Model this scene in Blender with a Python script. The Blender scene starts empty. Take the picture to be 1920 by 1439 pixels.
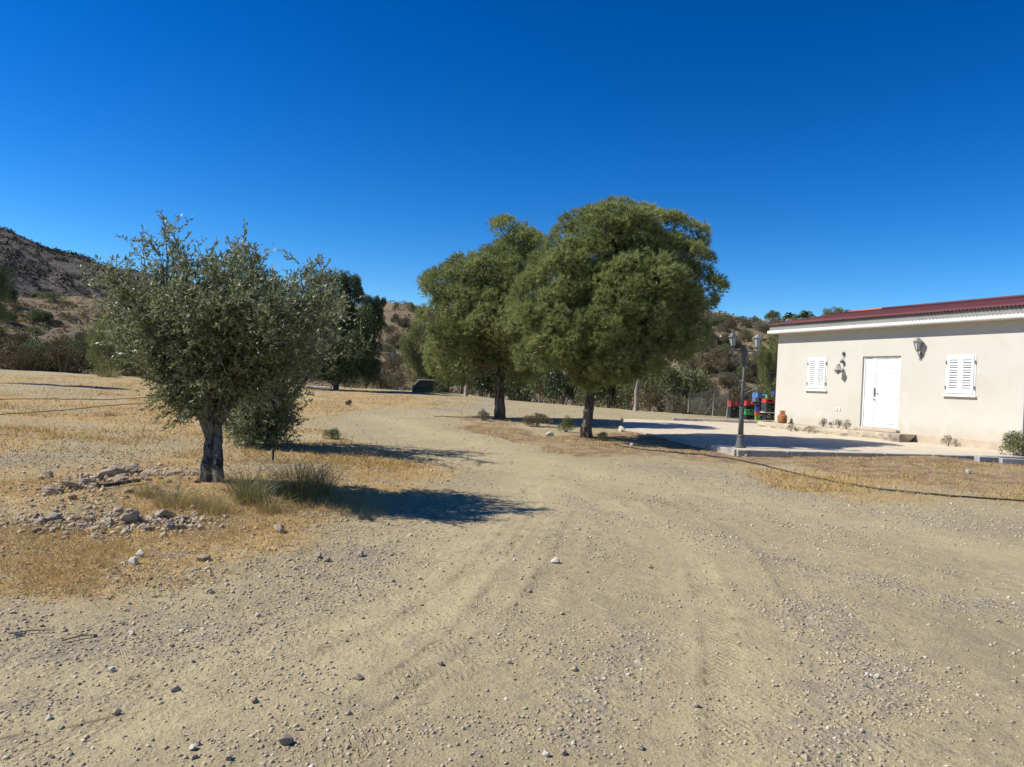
import bpy, bmesh, math, random
import numpy as np
from mathutils import Vector, Matrix

# ------------------------------------------------------------------ camera, sky, sun, exposure
S = bpy.context.scene
F = 1441.0; ROLL = 0.05; CY = 724.0; EYE = np.array([0.0, 0.0, 1.6])
rc = 1 / math.sqrt(1 + ROLL * ROLL); rs = ROLL * rc
cam = bpy.data.cameras.new('camera'); camo = bpy.data.objects.new('camera', cam); S.collection.objects.link(camo)
cam.sensor_width = 36; cam.lens = 36 * F / 1920; cam.clip_end = 3000; cam.clip_start = 0.05
pit = math.atan((CY - 719.5) / F)
base = Matrix(((rc, -rs, 0), (0, 0, -1), (rs, rc, 0))).to_4x4()
camo.matrix_world = Matrix.Translation(EYE) @ base @ Matrix.Rotation(pit, 4, 'X')
S.camera = camo
SUN_EL, SUN_AZ = 45.0, 183.0          # azimuth measured from +X towards +Y: the sun stands to the left
w = bpy.data.worlds.new('World'); S.world = w; w.use_nodes = True
nt = w.node_tree; nt.nodes.clear()
sky = nt.nodes.new('ShaderNodeTexSky'); sky.sky_type = 'NISHITA'; sky.sun_disc = False
sky.sun_elevation = math.radians(SUN_EL); sky.sun_rotation = math.radians(90 - SUN_AZ)
sky.altitude = 300; sky.air_density = 0.9; sky.dust_density = 0.0; sky.ozone_density = 3.0
hs = nt.nodes.new('ShaderNodeHueSaturation'); hs.inputs['Saturation'].default_value = 1.42
gm = nt.nodes.new('ShaderNodeGamma'); gm.inputs['Gamma'].default_value = 1.34
bg = nt.nodes.new('ShaderNodeBackground'); bg.inputs['Strength'].default_value = 0.062
wo = nt.nodes.new('ShaderNodeOutputWorld')
nt.links.new(sky.outputs[0], hs.inputs['Color']); nt.links.new(hs.outputs[0], gm.inputs['Color']); nt.links.new(gm.outputs[0], bg.inputs['Color']); nt.links.new(bg.outputs[0], wo.inputs['Surface'])
sl = bpy.data.lights.new('sun', 'SUN'); sl.energy = 5.0; sl.angle = math.radians(0.53); sl.color = (1, 0.965, 0.875)
so = bpy.data.objects.new('sun', sl); S.collection.objects.link(so)
sd = Vector((math.cos(math.radians(SUN_EL)) * math.cos(math.radians(SUN_AZ)), math.cos(math.radians(SUN_EL)) * math.sin(math.radians(SUN_AZ)), math.sin(math.radians(SUN_EL))))
so.rotation_euler = sd.to_track_quat('Z', 'Y').to_euler(); so.location = (-20, 0, 30)
S.view_settings.view_transform = 'Standard'; S.view_settings.look = 'None'; S.view_settings.gamma = 1
S.view_settings.exposure = 0.37
S.view_settings.use_curve_mapping = False

# ------------------------------------------------------------------ helpers
C = S.collection
def ray(px, py):
    a = (px - 960) / F; b = -(py - CY) / F
    return np.array([a * rc - b * rs, 1.0, a * rs + b * rc])
def at(px, py, Y): return EYE + ray(px, py) * Y
def tag(o, label=None, cat=None, group=None, kind=None):
    if label: o['label'] = label
    if cat: o['category'] = cat
    if group: o['group'] = group
    if kind: o['kind'] = kind
    return o
def empty(name, loc=(0, 0, 0), rz=0.0, label=None, cat=None, group=None):
    o = bpy.data.objects.new(name, None); C.objects.link(o); o.location = Vector(loc); o.rotation_euler = (0, 0, rz)
    o.empty_display_size = 0.1
    return tag(o, label, cat, group)
def link(name, me, parent=None, loc=None):
    o = bpy.data.objects.new(name, me); C.objects.link(o)
    if parent is not None: o.parent = parent
    if loc is not None: o.location = Vector(loc)
    return o
def copy_tree(o, parent=None):
    c = o.copy(); C.objects.link(c)
    if parent is not None: c.parent = parent
    for ch in list(o.children): copy_tree(ch, c)
    return c
def np_mesh(name, V, Fs, mat=None, rnd=None, smooth=False, cols=None):
    """V (n,3); Fs (m,k) one face size"""
    me = bpy.data.meshes.new(name); V = np.asarray(V, np.float32); Fs = np.asarray(Fs, np.int32)
    m, k = Fs.shape
    me.vertices.add(len(V)); me.vertices.foreach_set('co', V.ravel())
    me.loops.add(m * k); me.loops.foreach_set('vertex_index', Fs.ravel())
    me.polygons.add(m); me.polygons.foreach_set('loop_start', np.arange(0, m * k, k, dtype=np.int32))
    try: me.polygons.foreach_set('loop_total', np.full(m, k, np.int32))
    except Exception: pass
    if smooth: me.polygons.foreach_set('use_smooth', np.ones(m, bool))
    if rnd is not None:
        a = me.attributes.new('rnd', 'FLOAT', 'POINT'); a.data.foreach_set('value', np.asarray(rnd, np.float32))
    if cols:
        for nm, v in cols.items():
            a = me.attributes.new(nm, 'FLOAT', 'POINT'); a.data.foreach_set('value', np.asarray(v, np.float32))
    me.update(calc_edges=True)
    if mat: me.materials.append(mat)
    return me

class MB:
    """collects boxes, tubes and lathes, then makes one mesh"""
    def __init__(s): s.v = []; s.f = []
    def add(s, vs, fs):
        n = len(s.v); s.v += [tuple(v) for v in vs]; s.f += [tuple(i + n for i in f) for f in fs]; return s
    def box(s, x0, x1, y0, y1, z0, z1, M=None):
        vs = [Vector((x, y, z)) for z in (z0, z1) for y in (y0, y1) for x in (x0, x1)]
        if M is not None: vs = [M @ v for v in vs]
        return s.add(vs, [(0, 2, 3, 1), (4, 5, 7, 6), (0, 1, 5, 4), (2, 6, 7, 3), (0, 4, 6, 2), (1, 3, 7, 5)])
    def tube(s, pts, rad, n=8, caps=True):
        pts = [Vector(p) for p in pts]; m = len(pts)
        if not hasattr(rad, '__len__'): rad = [rad] * m
        rings = []; up = Vector((0.31, 0.17, 0.93))
        for i, p in enumerate(pts):
            d = (pts[min(i + 1, m - 1)] - pts[max(i - 1, 0)])
            d = d.normalized() if d.length > 1e-9 else Vector((0, 0, 1))
            a = d.cross(up)
            if a.length < 0.05: a = d.cross(Vector((1, 0, 0)))
            a.normalize(); b = d.cross(a)
            rings += [p + (a * math.cos(2 * math.pi * k / n) + b * math.sin(2 * math.pi * k / n)) * rad[i] for k in range(n)]
        fs = [(i * n + k, i * n + (k + 1) % n, (i + 1) * n + (k + 1) % n, (i + 1) * n + k) for i in range(m - 1) for k in range(n)]
        if caps: fs += [tuple(range(n)), tuple(range((m - 1) * n, m * n))[::-1]]
        return s.add(rings, fs)
    def lathe(s, prof, n=12, M=None, rot=0.0):
        vs = [Vector((r * math.cos(2 * math.pi * k / n + rot), r * math.sin(2 * math.pi * k / n + rot), z)) for r, z in prof for k in range(n)]
        if M is not None: vs = [M @ v for v in vs]
        m = len(prof)
        fs = [(i * n + k, i * n + (k + 1) % n, (i + 1) * n + (k + 1) % n, (i + 1) * n + k) for i in range(m - 1) for k in range(n)]
        fs += [tuple(range(n))[::-1], tuple(range((m - 1) * n, m * n))]
        return s.add(vs, fs)
    def mesh(s, name, mat, smooth=False, bevel=0.0):
        me = bpy.data.meshes.new(name); me.from_pydata(s.v, [], s.f)
        if bevel:
            bm = bmesh.new(); bm.from_mesh(me)
            bmesh.ops.bevel(bm, geom=list(bm.edges), offset=bevel, segments=1, affect='EDGES', clamp_overlap=True)
            bm.to_mesh(me); bm.free()
        if smooth: me.polygons.foreach_set('use_smooth', np.ones(len(me.polygons), bool))
        me.update(); me.materials.append(mat); return me
    def build(s, name, mat, parent=None, smooth=False, bevel=0.0, loc=None):
        return link(name, s.mesh(name, mat, smooth, bevel), parent, loc)

# value noise
def _hash(ix, iy, seed):
    n = (ix.astype(np.int64) * 374761393 + iy.astype(np.int64) * 668265263 + seed * 982451653) & 0xffffffff
    n = ((n ^ (n >> 13)) * 1274126177) & 0xffffffff
    return ((n ^ (n >> 16)) & 0xffff) / 65535.0
def vnoise(x, y, seed=0):
    x = np.asarray(x, float); y = np.asarray(y, float)
    ix = np.floor(x); iy = np.floor(y); fx = x - ix; fy = y - iy
    fx = fx * fx * (3 - 2 * fx); fy = fy * fy * (3 - 2 * fy)
    a = _hash(ix, iy, seed); b = _hash(ix + 1, iy, seed); c = _hash(ix, iy + 1, seed); d = _hash(ix + 1, iy + 1, seed)
    return (a * (1 - fx) + b * fx) * (1 - fy) + (c * (1 - fx) + d * fx) * fy - 0.5
def fbm(x, y, seed=0, oc=4):
    r = 0; a = 1.0; f = 1.0
    for i in range(oc):
        r = r + a * vnoise(x * f + 17.3 * i, y * f - 9.1 * i, seed + i); a *= 0.5; f *= 2.03
    return r
def sstep(a, b, x):
    t = np.clip((x - a) / (b - a), 0, 1); return t * t * (3 - 2 * t)

# ------------------------------------------------------------------ materials
def new_mat(name):
    m = bpy.data.materials.new(name); m.use_nodes = True; n = m.node_tree
    return m, n, n.nodes['Principled BSDF'], n.nodes['Material Output']
def N(n, t, **kw):
    x = n.nodes.new(t)
    for k, v in kw.items(): setattr(x, k, v)
    return x
def mixc(n, fac, a, b, blend='MIX'):
    x = N(n, 'ShaderNodeMix', data_type='RGBA', blend_type=blend); x.clamp_factor = True
    for sock, v in ((x.inputs[0], fac), (x.inputs[6], a), (x.inputs[7], b)):
        if isinstance(v, (int, float)): sock.default_value = v
        elif isinstance(v, tuple): sock.default_value = v + (1,) if len(v) == 3 else v
        else: n.links.new(v, sock)
    return x.outputs[2]
def ramp(n, src, lo, hi):
    x = N(n, 'ShaderNodeMapRange'); x.inputs[1].default_value = lo; x.inputs[2].default_value = hi
    x.interpolation_type = 'SMOOTHSTEP'; n.links.new(src, x.inputs[0]); return x.outputs[0]
def math2(n, op, a, b):
    x = N(n, 'ShaderNodeMath', operation=op)
    for i, v in enumerate((a, b)):
        if isinstance(v, (int, float)): x.inputs[i].default_value = v
        else: n.links.new(v, x.inputs[i])
    return x.outputs[0]
def noise(n, co, scale, detail=4, rough=0.55):
    x = N(n, 'ShaderNodeTexNoise'); x.inputs['Scale'].default_value = scale; x.inputs['Detail'].default_value = detail; x.inputs['Roughness'].default_value = rough
    n.links.new(co, x.inputs['Vector']); return x.outputs[0]
def bump(n, b, h, strength, dist):
    x = N(n, 'ShaderNodeBump'); x.inputs['Strength'].default_value = strength; x.inputs['Distance'].default_value = dist
    n.links.new(h, x.inputs['Height']); n.links.new(x.outputs[0], b.inputs['Normal']); return x
def simple(name, c1, c2=None, rough=0.8, scale=4.0, metallic=0.0, bmp=0.0, bdist=0.01, spec=0.3, bscale=None, c3=None, c3scale=1.0):
    m, n, b, o = new_mat(name); tc = N(n, 'ShaderNodeTexCoord').outputs['Object']
    b.inputs['Roughness'].default_value = rough; b.inputs['Metallic'].default_value = metallic; b.inputs['Specular IOR Level'].default_value = spec
    if c2 is None: b.inputs['Base Color'].default_value = c1 + (1,)
    else:
        col = mixc(n, ramp(n, noise(n, tc, scale, 6, 0.6), 0.35, 0.65), c1, c2)
        if c3 is not None: col = mixc(n, ramp(n, noise(n, tc, c3scale, 5, 0.65), 0.52, 0.68), col, c3)
        n.links.new(col, b.inputs['Base Color'])
    if bmp: bump(n, b, noise(n, tc, bscale or scale * 3, 6, 0.65), bmp, bdist)
    return m
def leafmat(name, c1, c2, rough=0.5, back=None, trans=0.25, spec=0.35, c3=None):
    m, n, b, o = new_mat(name)
    at_ = N(n, 'ShaderNodeAttribute', attribute_name='rnd').outputs['Fac']
    col = mixc(n, at_, c1, c2)
    oi = N(n, 'ShaderNodeObjectInfo').outputs['Random']
    col = mixc(n, math2(n, 'MULTIPLY', oi, 0.35), col, c3 or c2)
    if back is not None:
        col = mixc(n, N(n, 'ShaderNodeNewGeometry').outputs['Backfacing'], col, back)
    n.links.new(col, b.inputs['Base Color']); b.inputs['Roughness'].default_value = rough; b.inputs['Specular IOR Level'].default_value = spec
    if trans:
        t = N(n, 'ShaderNodeBsdfTranslucent'); n.links.new(col, t.inputs['Color'])
        mx = N(n, 'ShaderNodeMixShader'); mx.inputs[0].default_value = trans
        n.links.new(b.outputs[0], mx.inputs[1]); n.links.new(t.outputs[0], mx.inputs[2]); n.links.new(mx.outputs[0], o.inputs['Surface'])
    return m

# ------------------------------------------------------------------ terrain
PY = [-600, 0, 5, 9, 17, 20, 26, 30, 34, 40, 46, 52, 600]
PZ = [-6, 0, .04, .11, .29, .37, .52, .63, .74, .88, .97, 1.05, 3.0]
yy = np.linspace(-600, 600, 6001); zz = np.interp(yy, PY, PZ)
ker = np.hanning(13); ker /= ker.sum(); zz = np.convolve(np.pad(zz, 6, 'edge'), ker, 'valid')
def edgeY(x): return np.interp(x, [-60, -30, -3.4, 1.0, 8.5, 16, 60], [50, 49, 46, 38, 33.6, 33, 33])
def h0(x, y):
    x = np.asarray(x, float); y = np.asarray(y, float)
    z = np.interp(y, yy, zz)
    z = z + (0.017 + 0.014 * sstep(11, 16.5, y)) * np.clip(x - 5.4, 0, 8.5) * sstep(6, 14, y) * (1 - sstep(26, 34, y))
    z = z - 1.3 * sstep(0.5, 6, y - edgeY(x))
    return z
def h1(x, y):
    x = np.asarray(x, float); y = np.asarray(y, float)
    z = h0(x, y) + 0.10 * fbm(x / 6, y / 6, 3, 3) * sstep(2, 9, np.hypot(x, y)) + 0.03 * fbm(x / 0.9, y / 0.9, 11, 4)
    z = z + 0.16 * np.exp(-(((x + 3.7) / 1.5) ** 2 + ((y - 9.2) / 0.9) ** 2))      # the low mound the olive stands on
    z = z + 0.10 * np.exp(-(((x - 9.3) / 1.0) ** 2 + ((y - 17.1) / 0.35) ** 2))    # heap of brown litter by the kerb
    z = z + 0.0 * x
    # under the patio and the house the ground stays below the slab
    return z
def gp(px, py):
    r = ray(px, py); lo, hi = 1.0, 60.0
    for _ in range(40):
        mid = (lo + hi) / 2; P = EYE + r * mid
        if P[2] > float(h0(P[0], P[1])): lo = mid
        else: hi = mid
    return (EYE + r * lo)[:2]
def gpv(px, py):
    a = (np.asarray(px) - 960) / F; b = -(np.asarray(py) - CY) / F; rx = a * rc - b * rs; rz = a * rs + b * rc; lo = np.full(rx.shape, 1.0); hi = np.full(rx.shape, 60.0)
    for _ in range(30):
        mid = (lo + hi) / 2; up = EYE[2] + rz * mid > h0(rx * mid, mid); lo = np.where(up, mid, lo); hi = np.where(up, hi, mid)
    return np.stack([rx * lo, lo], 1)
def gpl(pts): return np.array([gp(*p) for p in pts])
def catmull(P, k=6):
    P = np.asarray(P); Q = np.vstack([2 * P[0] - P[1], P, 2 * P[-1] - P[-2]]); out = []
    for i in range(1, len(Q) - 2):
        for t in np.linspace(0, 1, k, endpoint=False):
            a, b, c, d = Q[i - 1], Q[i], Q[i + 1], Q[i + 2]
            out.append(0.5 * (2 * b + (c - a) * t + (2 * a - 5 * b + 4 * c - d) * t * t + (3 * b - a - 3 * c + d) * t ** 3))
    out.append(Q[-2]); return np.array(out)
def pl_dist(x, y, P):
    """signed distance and arc length along a polyline"""
    bd = np.full(x.shape, 1e9); bs = np.zeros(x.shape); s0 = 0.0
    for a, b in zip(P[:-1], P[1:]):
        d = b - a; L = math.hypot(*d)
        if L < 1e-6: continue
        u = ((x - a[0]) * d[0] + (y - a[1]) * d[1]) / L; side = ((x - a[0]) * d[1] - (y - a[1]) * d[0]) / L
        uc = np.clip(u, 0, L); dist = np.hypot(u - uc, side); m = dist < np.abs(bd)
        bd = np.where(m, np.where(side < 0, -dist, dist), bd); bs = np.where(m, s0 + uc, bs); s0 += L
    return bd, bs
def poly_mask(x, y, P, soft=0.3):
    inside = np.zeros(x.shape, bool); bd = np.full(x.shape, 1e9); n = len(P)
    for i in range(n):
        a = P[i]; b = P[(i + 1) % n]
        with np.errstate(divide='ignore', invalid='ignore'):
            c = ((a[1] > y) != (b[1] > y)) & (x < (b[0] - a[0]) * (y - a[1]) / (b[1] - a[1] + 1e-12) + a[0])
        inside ^= c
        d = b - a; L2 = d @ d + 1e-12; u = np.clip(((x - a[0]) * d[0] + (y - a[1]) * d[1]) / L2, 0, 1)
        bd = np.minimum(bd, np.hypot(x - a[0] - u * d[0], y - a[1] - u * d[1]))
    sd_ = np.where(inside, bd, -bd)
    return sstep(-soft, soft, sd_)

FIELD = gpl([(-900, 712), (0, 703), (540, 722), (760, 738), (900, 750), (870, 764), (660, 770), (596, 785), (640, 812), (760, 846), (830, 872), (800, 912), (660, 990), (560, 1055), (250, 1115), (0, 1135), (-900, 1180)])
PINEG = gpl([(810, 780), (930, 783), (1060, 822), (1180, 806), (1385, 846), (1700, 846), (1850, 852), (2300, 870), (2300, 945), (1920, 925), (1650, 905), (1450, 872), (1250, 862), (1050, 856), (900, 812)])
RIGHTG = gpl([(1330, 870), (1560, 885), (1920, 905), (2400, 930), (2400, 1010), (1920, 958), (1650, 945), (1450, 910)])
GRAV = [(gpl([(1060, 925), (1200, 975), (1330, 1010), (1480, 1055), (1650, 1100), (1920, 1150), (2300, 1230)]), 0.28),
        (gpl([(1330, 940), (1560, 985), (1720, 1010), (1920, 1030), (2300, 1060)]), 0.30),
        (gpl([(1180, 880), (1330, 890), (1500, 925)]), 0.5), (gpl([(1600, 960), (1800, 975), (2100, 1000)]), 0.55),
        (gpl([(1480, 1140), (1520, 1290), (1560, 1439)]), 0.30), (gpl([(1150, 1200), (1050, 1320), (900, 1439)]), 0.18),
        (gpl([(-200, 1300), (120, 1235), (420, 1200), (640, 1140), (720, 1050)]), 0.45), (gpl([(850, 770), (1000, 765), (1200, 770), (1330, 782)]), 1.2)]
GPAT = [(gp(80, 868), 1.2, 1.1), (gp(280, 825), 1.6, 1.6), (gp(520, 870), 1.2, 0.8), (gp(150, 975), 1.0, 0.6)]
TRACK = [(gpl([(700, 782), (800, 806), (930, 848), (1080, 880), (1250, 912), (1450, 950), (1700, 1000), (1920, 1045), (2300, 1130)]), 0.7),
         (gpl([(880, 850), (1050, 910), (1200, 960), (1300, 1040), (1340, 1160), (1360, 1300), (1370, 1439)]), 0.35),
         (gpl([(1000, 880), (980, 970), (860, 1100), (640, 1220), (320, 1330), (-200, 1430)]), 0.5),
         (gpl([(-200, 1290), (300, 1260), (600, 1190), (800, 1090), (900, 980)]), 0.3)]
TYRE = [catmull(gpl(p), 6) for p in ([(1000, 905), (975, 985), (870, 1100), (660, 1222), (330, 1335), (-150, 1440)],
        [(1090, 960), (1050, 1060), (960, 1180), (800, 1300), (600, 1439)], [(1180, 940), (1290, 1040), (1340, 1160), (1362, 1300), (1372, 1439)],
        [(1240, 930), (1400, 1010), (1500, 1120), (1560, 1260), (1600, 1439)], [(1020, 890), (1200, 935), (1450, 985), (1700, 1050), (1950, 1120)],
        [(-150, 1340), (250, 1285), (560, 1200), (780, 1090), (900, 985)], [(1010, 960), (930, 1130), (760, 1280), (480, 1439)])]
BROWNP = [(gp(1690, 848), 1.9, 0.35), (gp(1130, 850), 2.4, 0.8)]
def masks(x, y):
    wx = x + 0.9 * fbm(x / 1.6, y / 1.6, 21, 4); wy = y + 0.9 * fbm(x / 1.6, y / 1.6, 27, 4)
    g = poly_mask(wx, wy, FIELD, 0.45)
    gr = np.zeros(x.shape)
    for P, wd in GRAV:
        d, s = pl_dist(wx, wy, P); gr = np.maximum(gr, 0.62 * np.exp(-(d / wd / 1.3) ** 2))
    for c, a, b in GPAT: gr = np.maximum(gr, 0.7 * np.exp(-(((wx - c[0]) / a) ** 2 + ((wy - c[1]) / b) ** 2)))
    tr = np.zeros(x.shape)
    for P, wd in TRACK:
        d, s = pl_dist(x + 0.3 * (wx - x), y + 0.3 * (wy - y), P); tr = np.maximum(tr, np.exp(-(d / wd) ** 2))
    pn = poly_mask(wx, wy, PINEG, 0.4); rg = poly_mask(wx, wy, RIGHTG, 0.5)
    patch = sstep(-0.25, 0.25, fbm(x / 2.2, y / 1.8, 41, 4) + 0.05)
    g = g * (0.28 + 0.72 * patch) * (1 - 0.8 * np.clip(gr, 0, 1) * (y < 16))
    g = np.maximum(g, 0.75 * rg * (0.4 + 0.6 * patch))
    red = np.clip(pn * (0.55 + 0.45 * sstep(-.3, .3, fbm(x / 1.1, y / 1.1, 55, 3))), 0, 1)
    for c, a, b in BROWNP: red = np.maximum(red, np.exp(-(((wx - c[0]) / a) ** 2 + ((wy - c[1]) / b) ** 2)))
    red = red * (1 - tr)
    return g, np.clip(gr, 0, 1) * (1 - 0.7 * tr), tr, red

def axis(fine0, fine1, st, gr_, end0, end1):
    a = list(np.arange(fine0, fine1, st)); s = st; v = a[-1]
    while v < end1: s *= gr_; v += s; a.append(v)
    s = st; v = fine0; b = []
    while v > end0: s *= gr_; v -= s; b.append(v)
    return np.array(b[::-1] + a)
xs = axis(-4.4, 5.0, 0.034, 1.035, -600, 600)
ys = axis(2.7, 6.0, 0.030, 1.013, -80, 60)
tail = [ys[-1]]; st_ = 1.0
while tail[-1] < 700: st_ *= 1.25; tail.append(tail[-1] + st_)
ys = np.concatenate([ys[ys > -90], tail[1:]])
head = [ys[0]]
while head[0] > -500: head.insert(0, head[0] * 1.5)
ys = np.concatenate([head[:-1], ys])
GX, GY = np.meshgrid(xs, ys); gx = GX.ravel(); gy = GY.ravel()
gz = h1(gx, gy)
near = (gy > 1.5) & (gy < 13) & (np.abs(gx) < 9)
nx, ny = gx[near], gy[near]; dz = np.zeros(nx.shape); tw_ = np.zeros(gx.shape); ts_ = np.zeros(gx.shape); td_ = np.zeros(gx.shape)
for i, P in enumerate(TYRE):
    d, s = pl_dist(nx, ny, P); d = d + 0.025 * vnoise(s * 1.5, s * 0, 70 + i); wd = 0.115
    body = 1 - sstep(wd * 0.8, wd * 1.15, np.abs(d)); berm = np.exp(-((np.abs(d) - wd * 1.35) / 0.05) ** 2)
    wear = sstep(-0.15, 0.15, fbm(nx / 0.8, ny / 0.8, 90 + i, 3) + 0.05)
    zig = np.abs(((d / 0.075) % 2) - 1) * 0.045
    tread = np.where(((s + zig) % 0.075) < 0.030, 1.0, 0.0) * body
    dz += -0.006 * body * (0.5 + 0.5 * wear) + 0.005 * berm * wear
    mm = body * wear > tw_[near]; sub_ = tw_[near]; sub_[mm] = (body * wear)[mm]; tw_[near] = sub_; a1 = ts_[near]; a1[mm] = s[mm]; ts_[near] = a1; a2 = td_[near]; a2[mm] = d[mm]; td_[near] = a2
dz += 0.014 * np.abs(fbm(nx / 0.22, ny / 0.22, 33, 3)) * (1 - 0.6 * masks(nx, ny)[2])
gz[near] += dz
g_, gr_, tr_, rd_ = masks(gx, gy)
gz = gz + 0.035 * np.abs(fbm(gx / 0.30, gy / 0.30, 63, 4)) * np.clip(g_ + gr_ + rd_, 0, 1) * (gy > 5)
# sunk under the patio slab and the house
PLANE = lambda x, y: 0.45 + 0.0197 * (x - 5.2) + 0.01056 * (y - 17.5)
PATIO = np.array([(5.0, 16.9), (12.75, 17.35), (13.4, 18.6), (15.2, 19.4), (12.2, 26.9), (9.75, 28.9), (4.3, 29.4), (3.3, 23.0)])
pin = poly_mask(gx, gy, PATIO, 0.05)
gz = np.where(pin > 0.5, np.minimum(gz, PLANE(gx, gy) - 0.15), gz)
nxs, nys = len(xs), len(ys)
idx = np.arange(nxs * nys).reshape(nys, nxs)
quads = np.stack([idx[:-1, :-1], idx[:-1, 1:], idx[1:, 1:], idx[1:, :-1]], -1).reshape(-1, 4)

def ground_material():
    m, n, b, o = new_mat('dirt_ground'); tc = N(n, 'ShaderNodeTexCoord').outputs['Object']
    A = {k: N(n, 'ShaderNodeAttribute', attribute_name=k).outputs['Fac'] for k in ('grass', 'gravel', 'track', 'red')}
    n1 = noise(n, tc, 0.7, 6, 0.6); n2 = noise(n, tc, 9, 6, 0.65); n3 = noise(n, tc, 70, 4, 0.7); n4 = noise(n, tc, 3.0, 5, 0.6)
    vo = N(n, 'ShaderNodeTexVoronoi'); vo.inputs['Scale'].default_value = 55; n.links.new(tc, vo.inputs['Vector'])
    vo2 = N(n, 'ShaderNodeTexVoronoi'); vo2.inputs['Scale'].default_value = 22; n.links.new(tc, vo2.inputs['Vector'])
    dirt = mixc(n, ramp(n, n1, 0.35, 0.65), (0.345, 0.280, 0.160), (0.415, 0.337, 0.194))
    dirt = mixc(n, ramp(n, n2, 0.4, 0.7), dirt, (0.305, 0.247, 0.157))
    dirt = mixc(n, A['track'], dirt, mixc(n, ramp(n, n4, 0.35, 0.65), (0.44, 0.357, 0.207), (0.39, 0.313, 0.184)))
    vcol = N(n, 'ShaderNodeSeparateColor'); n.links.new(vo.outputs['Color'], vcol.inputs[0])
    peb = mixc(n, vcol.outputs[0], (0.17, 0.148, 0.118), (0.42, 0.365, 0.285))
    grav = mixc(n, ramp(n, n2, 0.3, 0.7), peb, (0.27, 0.235, 0.19))
    gf = math2(n, 'ADD', A['gravel'], math2(n, 'MULTIPLY', math2(n, 'SUBTRACT', n2, 0.5), 2.4))
    gf = math2(n, 'ADD', gf, math2(n, 'MULTIPLY', math2(n, 'SUBTRACT', n4, 0.5), 1.6))
    col = mixc(n, math2(n, 'MULTIPLY', ramp(n, gf, 0.2, 1.1), 0.75), dirt, grav)
    dry = mixc(n, ramp(n, n2, 0.35, 0.65), (0.385, 0.25, 0.10), (0.46, 0.32, 0.145))
    dry = mixc(n, ramp(n, n4, 0.48, 0.68), dry, (0.315, 0.245, 0.16))
    gf = math2(n, 'ADD', A['grass'], math2(n, 'MULTIPLY', math2(n, 'SUBTRACT', n4, 0.5), 2.2))
    gf = math2(n, 'ADD', gf, math2(n, 'MULTIPLY', math2(n, 'SUBTRACT', n2, 0.5), 1.2))
    col = mixc(n, ramp(n, gf, 0.2, 0.75), col, dry)
    red = mixc(n, ramp(n, n4, 0.4, 0.62), (0.21, 0.14, 0.08), (0.34, 0.235, 0.125))
    gf = math2(n, 'ADD', A['red'], math2(n, 'MULTIPLY', math2(n, 'SUBTRACT', n2, 0.5), 0.9))
    col = mixc(n, ramp(n, gf, 0.3, 0.8), col, red)
    # scattered light and dark grains
    col = mixc(n, math2(n, 'MULTIPLY', ramp(n, n3, 0.56, 0.68), 0.6), col, (0.52, 0.44, 0.32))
    col = mixc(n, math2(n, 'MULTIPLY', ramp(n, n3, 0.44, 0.33), 0.7), col, (0.13, 0.105, 0.075))
    n.links.new(col, b.inputs['Base Color']); b.inputs['Roughness'].default_value = 0.95; b.inputs['Specular IOR Level'].default_value = 0.1
    hh = math2(n, 'ADD', math2(n, 'MULTIPLY', n3, 0.35), math2(n, 'MULTIPLY', n2, 0.8))
    hh = math2(n, 'ADD', hh, math2(n, 'MULTIPLY', ramp(n, vo2.outputs['Distance'], 0.5, 0.1), math2(n, 'MULTIPLY', math2(n, 'ADD', A['gravel'], 0.15), 0.5)))
    T = {k: N(n, 'ShaderNodeAttribute', attribute_name=k).outputs['Fac'] for k in ('tw', 'ts', 'td')}
    zg = math2(n, 'PINGPONG', T['td'], 0.045); ph = math2(n, 'FRACT', math2(n, 'DIVIDE', math2(n, 'ADD', T['ts'], math2(n, 'MULTIPLY', zg, 1.1)), 0.062), 0.0)
    rib = math2(n, 'MULTIPLY', math2(n, 'MULTIPLY', ramp(n, math2(n, 'ABSOLUTE', math2(n, 'SUBTRACT', ph, 0.5), 0.0), 0.20, 0.34), math2(n, 'MULTIPLY', T['tw'], ramp(n, n4, 0.42, 0.64))), 0.22)
    hh = math2(n, 'ADD', hh, rib)
    bump(n, b, hh, 1.0, 0.03)
    return m
M_ground = ground_material()
ground = link('ground', np_mesh('ground', np.stack([gx, gy, gz], 1), quads, M_ground, smooth=True, cols=dict(grass=g_, gravel=gr_, track=tr_, red=rd_, tw=tw_, ts=ts_, td=td_)))
tag(ground, 'tan dirt yard with dry grass, gravel and wheel tracks', kind='structure')
def hz(x, y):  # placement height on the built ground mesh
    i = np.clip(np.searchsorted(xs, x) - 1, 0, nxs - 2); j = np.clip(np.searchsorted(ys, y) - 1, 0, nys - 2)
    Z = gz.reshape(nys, nxs); u = np.clip((x - xs[i]) / (xs[i + 1] - xs[i]), 0, 1); v = np.clip((y - ys[j]) / (ys[j + 1] - ys[j]), 0, 1)
    return (Z[j, i] * (1 - u) + Z[j, i + 1] * u) * (1 - v) + (Z[j + 1, i] * (1 - u) + Z[j + 1, i + 1] * u) * v
def g3(px, py):
    p = gp(px, py); return Vector((p[0], p[1], float(hz(p[0], p[1]))))

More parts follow.
